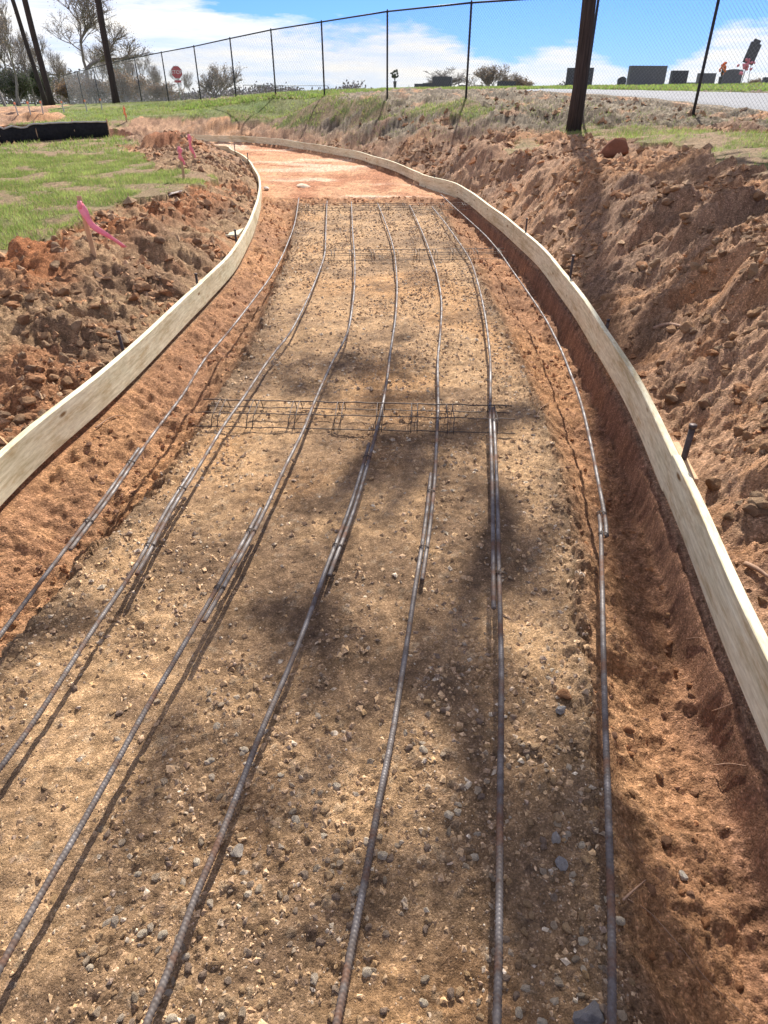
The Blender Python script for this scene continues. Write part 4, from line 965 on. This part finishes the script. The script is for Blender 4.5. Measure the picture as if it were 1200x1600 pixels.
# ------------------------------------------------------------------ trees
def grow(seed, H, spread, levels=6, up=.35, lean=0, r0=None, fork=.25, kids=(2, 4)):
    r = random.Random(seed); segs = []; tips = []
    def br(p, d_, L, rad, lv):
        n = 3; q = p
        for k in range(n):
            d_ = (d_+Vector((r.gauss(0, .14), r.gauss(0, .14), r.gauss(0, .09)+up*.06))).normalized(); e = q+d_*L/n
            segs.append((q.copy(), e.copy(), rad*(1-.25*k/n), rad*(1-.25*(k+1)/n), lv)); q = e
            if lv >= 1 and k < n-1 and r.random() < .6 and lv < levels:
                s_ = (d_+Vector((r.gauss(0, .6), r.gauss(0, .6), r.gauss(.1, .4)))).normalized(); br(q, s_, L*.6, rad*.45, lv+1)
        if lv >= levels: tips.append(q.copy()); return
        for c in range(r.randint(*kids)):
            a = r.uniform(0, 6.283); t = r.uniform(.35, .95)*spread; s_ = (d_+Vector((math.cos(a)*t, math.sin(a)*t, r.uniform(-.15, .35)+up*.3))).normalized()
            br(q, s_, L*r.uniform(.62, .85), rad*r.uniform(.52, .72), lv+1)
    br(Vector((0, 0, 0)), Vector((lean, 0, 1)).normalized(), H*fork, r0 or H*.028, 0)
    zm = max(t_.z for t_ in tips); k = H/zm
    return [(a*k, b*k, c*k, e*k, l) for a, b, c, e, l in segs], [t_*k for t_ in tips]
def segs_mesh(name, segs, mat, minr=.012):
    n = len(segs); A = np.array([s_[0] for s_ in segs]); B = np.array([s_[1] for s_ in segs]); ra = np.maximum([s_[2] for s_ in segs], minr); rb = np.maximum([s_[3] for s_ in segs], minr)
    t = B-A; t /= np.linalg.norm(t, axis=1)[:, None]+1e-9; up = np.where(np.abs(t[:, 2:3]) > .9, np.array([[1., 0, 0]]), np.array([[0, 0, 1.]])); a = np.cross(t, up); a /= np.linalg.norm(a, axis=1)[:, None]; b_ = np.cross(t, a)
    sd = 5; th = np.arange(sd)*2*math.pi/sd; ring = np.cos(th)[None, :, None]*a[:, None]+np.sin(th)[None, :, None]*b_[:, None]
    V = np.concatenate([A[:, None]+ring*ra[:, None, None], B[:, None]+ring*rb[:, None, None]], 1).reshape(-1, 3)
    j = np.arange(sd); k = (j+1) % sd; f = (np.stack([j, k, sd+k, sd+j], 1)[None]+(np.arange(n)*2*sd)[:, None, None]).reshape(-1, 4)
    return mesh_np(name, V, f, mat)
def leaves_mesh(name, tips, mat, per, rad, size, seed):
    r = np.random.default_rng(seed); T = np.array(tips); T = np.repeat(T, per, 0); n = len(T); c = T+r.normal(size=(n, 3))*rad
    a = r.normal(size=(n, 3)); a /= np.linalg.norm(a, axis=1)[:, None]; b_ = np.cross(a, r.normal(size=(n, 3))); b_ /= np.linalg.norm(b_, axis=1)[:, None]; s_ = size*r.uniform(.5, 1.3, (n, 1))
    V = np.stack([c-a*s_, c+b_*s_*.6, c+a*s_, c-b_*s_*.6], 1).reshape(-1, 3); return mesh_np(name, V, np.arange(4*n).reshape(-1, 4), mat, False)
def tree(name, loc, label, cat, segs, tips, bark, leaf=None, per=3, rad=.3, size=.1, seed=1, group=None, rz=0, sc=1, minr=.012, meshes=None):
    o = empty(name, loc, label, cat, group, rz); o.scale = (sc,)*3
    if meshes is None:
        meshes = [segs_mesh('trunk', [s_ for s_ in segs if s_[4] <= 1], bark), segs_mesh('branches', [s_ for s_ in segs if s_[4] > 1], bark, minr)]
        if leaf: meshes.append(leaves_mesh('crown', tips, leaf, per, rad, size, seed))
    for me, nm in zip(meshes, ('trunk', 'branches', 'crown')): link(nm, me, o)
    return meshes
def base_at(px, Y):
    t = Y/ray(px, 150)[1]; x = ray(px, 150)[0]*t; return (x, Y, z1(x, Y)-.1)
def hpx(px_h, Y): return px_h/1180*(Y*cp+.2)
# the big bare oak at left
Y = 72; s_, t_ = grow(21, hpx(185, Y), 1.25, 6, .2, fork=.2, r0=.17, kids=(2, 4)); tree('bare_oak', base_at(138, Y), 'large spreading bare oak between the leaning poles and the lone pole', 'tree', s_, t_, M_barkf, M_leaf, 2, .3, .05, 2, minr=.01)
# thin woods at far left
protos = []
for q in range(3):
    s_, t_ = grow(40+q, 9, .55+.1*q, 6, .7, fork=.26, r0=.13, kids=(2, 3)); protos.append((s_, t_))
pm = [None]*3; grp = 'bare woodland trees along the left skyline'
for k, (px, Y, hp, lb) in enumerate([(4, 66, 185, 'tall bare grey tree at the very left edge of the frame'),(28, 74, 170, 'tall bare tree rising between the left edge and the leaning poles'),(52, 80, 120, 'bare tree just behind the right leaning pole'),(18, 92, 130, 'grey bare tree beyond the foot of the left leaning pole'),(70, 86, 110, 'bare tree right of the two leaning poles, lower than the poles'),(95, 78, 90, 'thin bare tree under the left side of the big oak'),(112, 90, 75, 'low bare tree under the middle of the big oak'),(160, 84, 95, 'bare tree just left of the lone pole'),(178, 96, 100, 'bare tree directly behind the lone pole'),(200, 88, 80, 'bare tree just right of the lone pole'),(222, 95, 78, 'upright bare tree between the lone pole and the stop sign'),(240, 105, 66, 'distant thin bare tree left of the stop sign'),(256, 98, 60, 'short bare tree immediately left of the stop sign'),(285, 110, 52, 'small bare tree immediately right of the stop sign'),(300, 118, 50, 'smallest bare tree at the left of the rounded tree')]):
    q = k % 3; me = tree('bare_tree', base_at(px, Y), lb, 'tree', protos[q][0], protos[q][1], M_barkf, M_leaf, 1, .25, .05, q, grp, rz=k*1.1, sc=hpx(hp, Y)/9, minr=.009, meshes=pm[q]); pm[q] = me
# bushes
def bush(name, px, Y, hp, wp, leaf, label, cat, seed, per=5, group=None, dens=1.0):
    h = hpx(hp, Y); w = wp/F*(Y*cp)/2; s_ = []; t_ = []; rr = random.Random(seed)
    for q in range(7):
        a_, b_ = grow(seed*10+q, h*rr.uniform(.55, 1) if q else h, 1.0, 5, .3, lean=0 if q == 0 else rr.uniform(.3, .9), fork=.2, r0=h*.014, kids=(2, 3))
        from mathutils import Matrix
        m_ = Matrix.Rotation(q*1.05+rr.random(), 3, 'Z'); s_ += [(m_ @ e[0], m_ @ e[1], e[2], e[3], e[4]) for e in a_]; t_ += [m_ @ e for e in b_]
    k = w/max(.1, np.percentile([math.hypot(v.x, v.y) for v in t_], 95)); s_ = [(Vector((a.x*k, a.y*k, a.z)), Vector((b.x*k, b.y*k, b.z)), c*.8, e*.8, l) for a, b, c, e, l in s_]; t_ = [Vector((v.x*k, v.y*k, v.z)) for v in t_]
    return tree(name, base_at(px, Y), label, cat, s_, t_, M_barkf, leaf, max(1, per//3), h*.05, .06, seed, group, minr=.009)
bush('round_tree', 336, 80, 60, 72, M_leaf, 'rounded low bare tree just right of the stop sign behind the fence', 'tree', 11, 5)
bush('brown_bush', 195, 66, 52, 60, M_leafb, 'brown leafed bush behind the fence right of the lone pole', 'bush', 12, 7)
bush('brown_bush', 150, 70, 50, 60, M_leafb, 'brown leafed bush to the left of the lone pole', 'bush', 13, 5)
bush('brown_bush', 110, 72, 45, 50, M_leafb, 'brown scrub under the big bare oak', 'bush', 14, 5)
bush('evergreen', 25, 78, 58, 60, M_leafg, 'dark evergreen mass behind the leaning poles at the left edge', 'tree', 15, 10)
bush('evergreen', 190, 84, 65, 30, M_leafg, 'small dark evergreen behind the lone pole', 'tree', 16, 9)
bush('evergreen', 62, 84, 62, 44, M_leafg, 'dark evergreen just right of the leaning poles', 'tree', 17, 9)
bush('grey_scrub', 250, 88, 38, 60, M_leafb, 'grey brown scrub behind the fence left of the stop sign', 'bush', 18, 5)
bush('bare_skyline_tree', 695, 75, 44, 72, None, 'wide bare twiggy tree on the skyline left of the middle fence post', 'tree', 19)
bush('bare_skyline_tree', 770, 75, 46, 66, M_leaf, 'pair of low leafy brown trees on the skyline right of the middle fence post', 'tree', 20, 5)
bush('bare_skyline_tree', 812, 85, 34, 40, M_leaf, 'small brown tree on the skyline at the right end of the low trees', 'tree', 21, 4)
bush('skyline_shrub', 1176, 80, 22, 44, M_leaf, 'low shrub on the skyline behind the flower stand', 'bush', 22, 4)
# a far wood along the horizon: nobody could count it
r = np.random.default_rng(9); VV = []; n = 60000
th = r.uniform(R(-48), R(20), n); dist = r.uniform(170, 230, n); hmax = 2.0+3.2*np.clip(fbm(th*60, th*0, 1.3, 4, 3)+.35, 0, 1)+5*ss(-.25, -.5, th)
zz = r.random(n)**.8*hmax*(1-.2*r.random(n)); cx = np.sin(th)*dist; cy = np.cos(th)*dist; gz_ = -.3
c = np.stack([cx, cy, zz+gz_], 1)+r.normal(size=(n, 3))*[1.5, 1.5, .25]; a = r.normal(size=(n, 3)); a /= np.linalg.norm(a, axis=1)[:, None]; b_ = np.cross(a, r.normal(size=(n, 3))); b_ /= np.linalg.norm(b_, axis=1)[:, None]
V_ = np.stack([c-a*.32, c+b_*.22, c+a*.32, c-b_*.22], 1).reshape(-1, 3)
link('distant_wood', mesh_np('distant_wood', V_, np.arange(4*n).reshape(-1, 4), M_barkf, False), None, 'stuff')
# the oak whose dappled shade falls on the bars: it stands right of the frame
s_, t_ = grow(77, 11.5, 1.15, 6, .12, fork=.22, r0=.30, lean=-.42); k = 1.4
s_ = [(Vector((a.x*k, a.y*k, a.z)), Vector((b.x*k, b.y*k, b.z)), c, e, l) for a, b, c, e, l in s_]; t_ = [Vector((v.x*k, v.y*k, v.z)) for v in t_]
ox, oy, oz = 8.6, 12.5, z1(8.6, 12.5)-.1; kk = math.tan(R(SUN_EL))
def falls(v):      # where a twig's shade lands
    h_ = v.z+oz; return v.x+ox-h_/kk*math.sin(R(SUN_AZ)), v.y+oy-h_/kk*math.cos(R(SUN_AZ))
def keepv(v, lim):
    a_, b_ = falls(v)
    if a_ > .80-.1*b_ and -1.5 < b_ < 6: return False
    return fbm(np.array([a_]), np.array([b_]), .5, 2, 55)[0] > lim
t_ = [v for v in t_ if keepv(v, .09)]; s_ = [q for q in s_ if q[4] < 3 or keepv(q[1], -.02)]
tree('shade_oak', (8.6, 12.5, z1(8.6, 12.5)-.1), 'spreading oak just outside the right of the frame that shades the path', 'tree', s_, t_, M_bark, M_leaf, 3, .22, .075, 5)
print('tips', len(t_))

print('TRIS', sum(sum(len(p.vertices)-2 for p in o.data.polygons) if len(o.data.polygons) < 2000 else len(o.data.polygons)*(2 if o.data.polygons[0].loop_total == 4 else 1) for o in bpy.data.objects if o.type == 'MESH'))
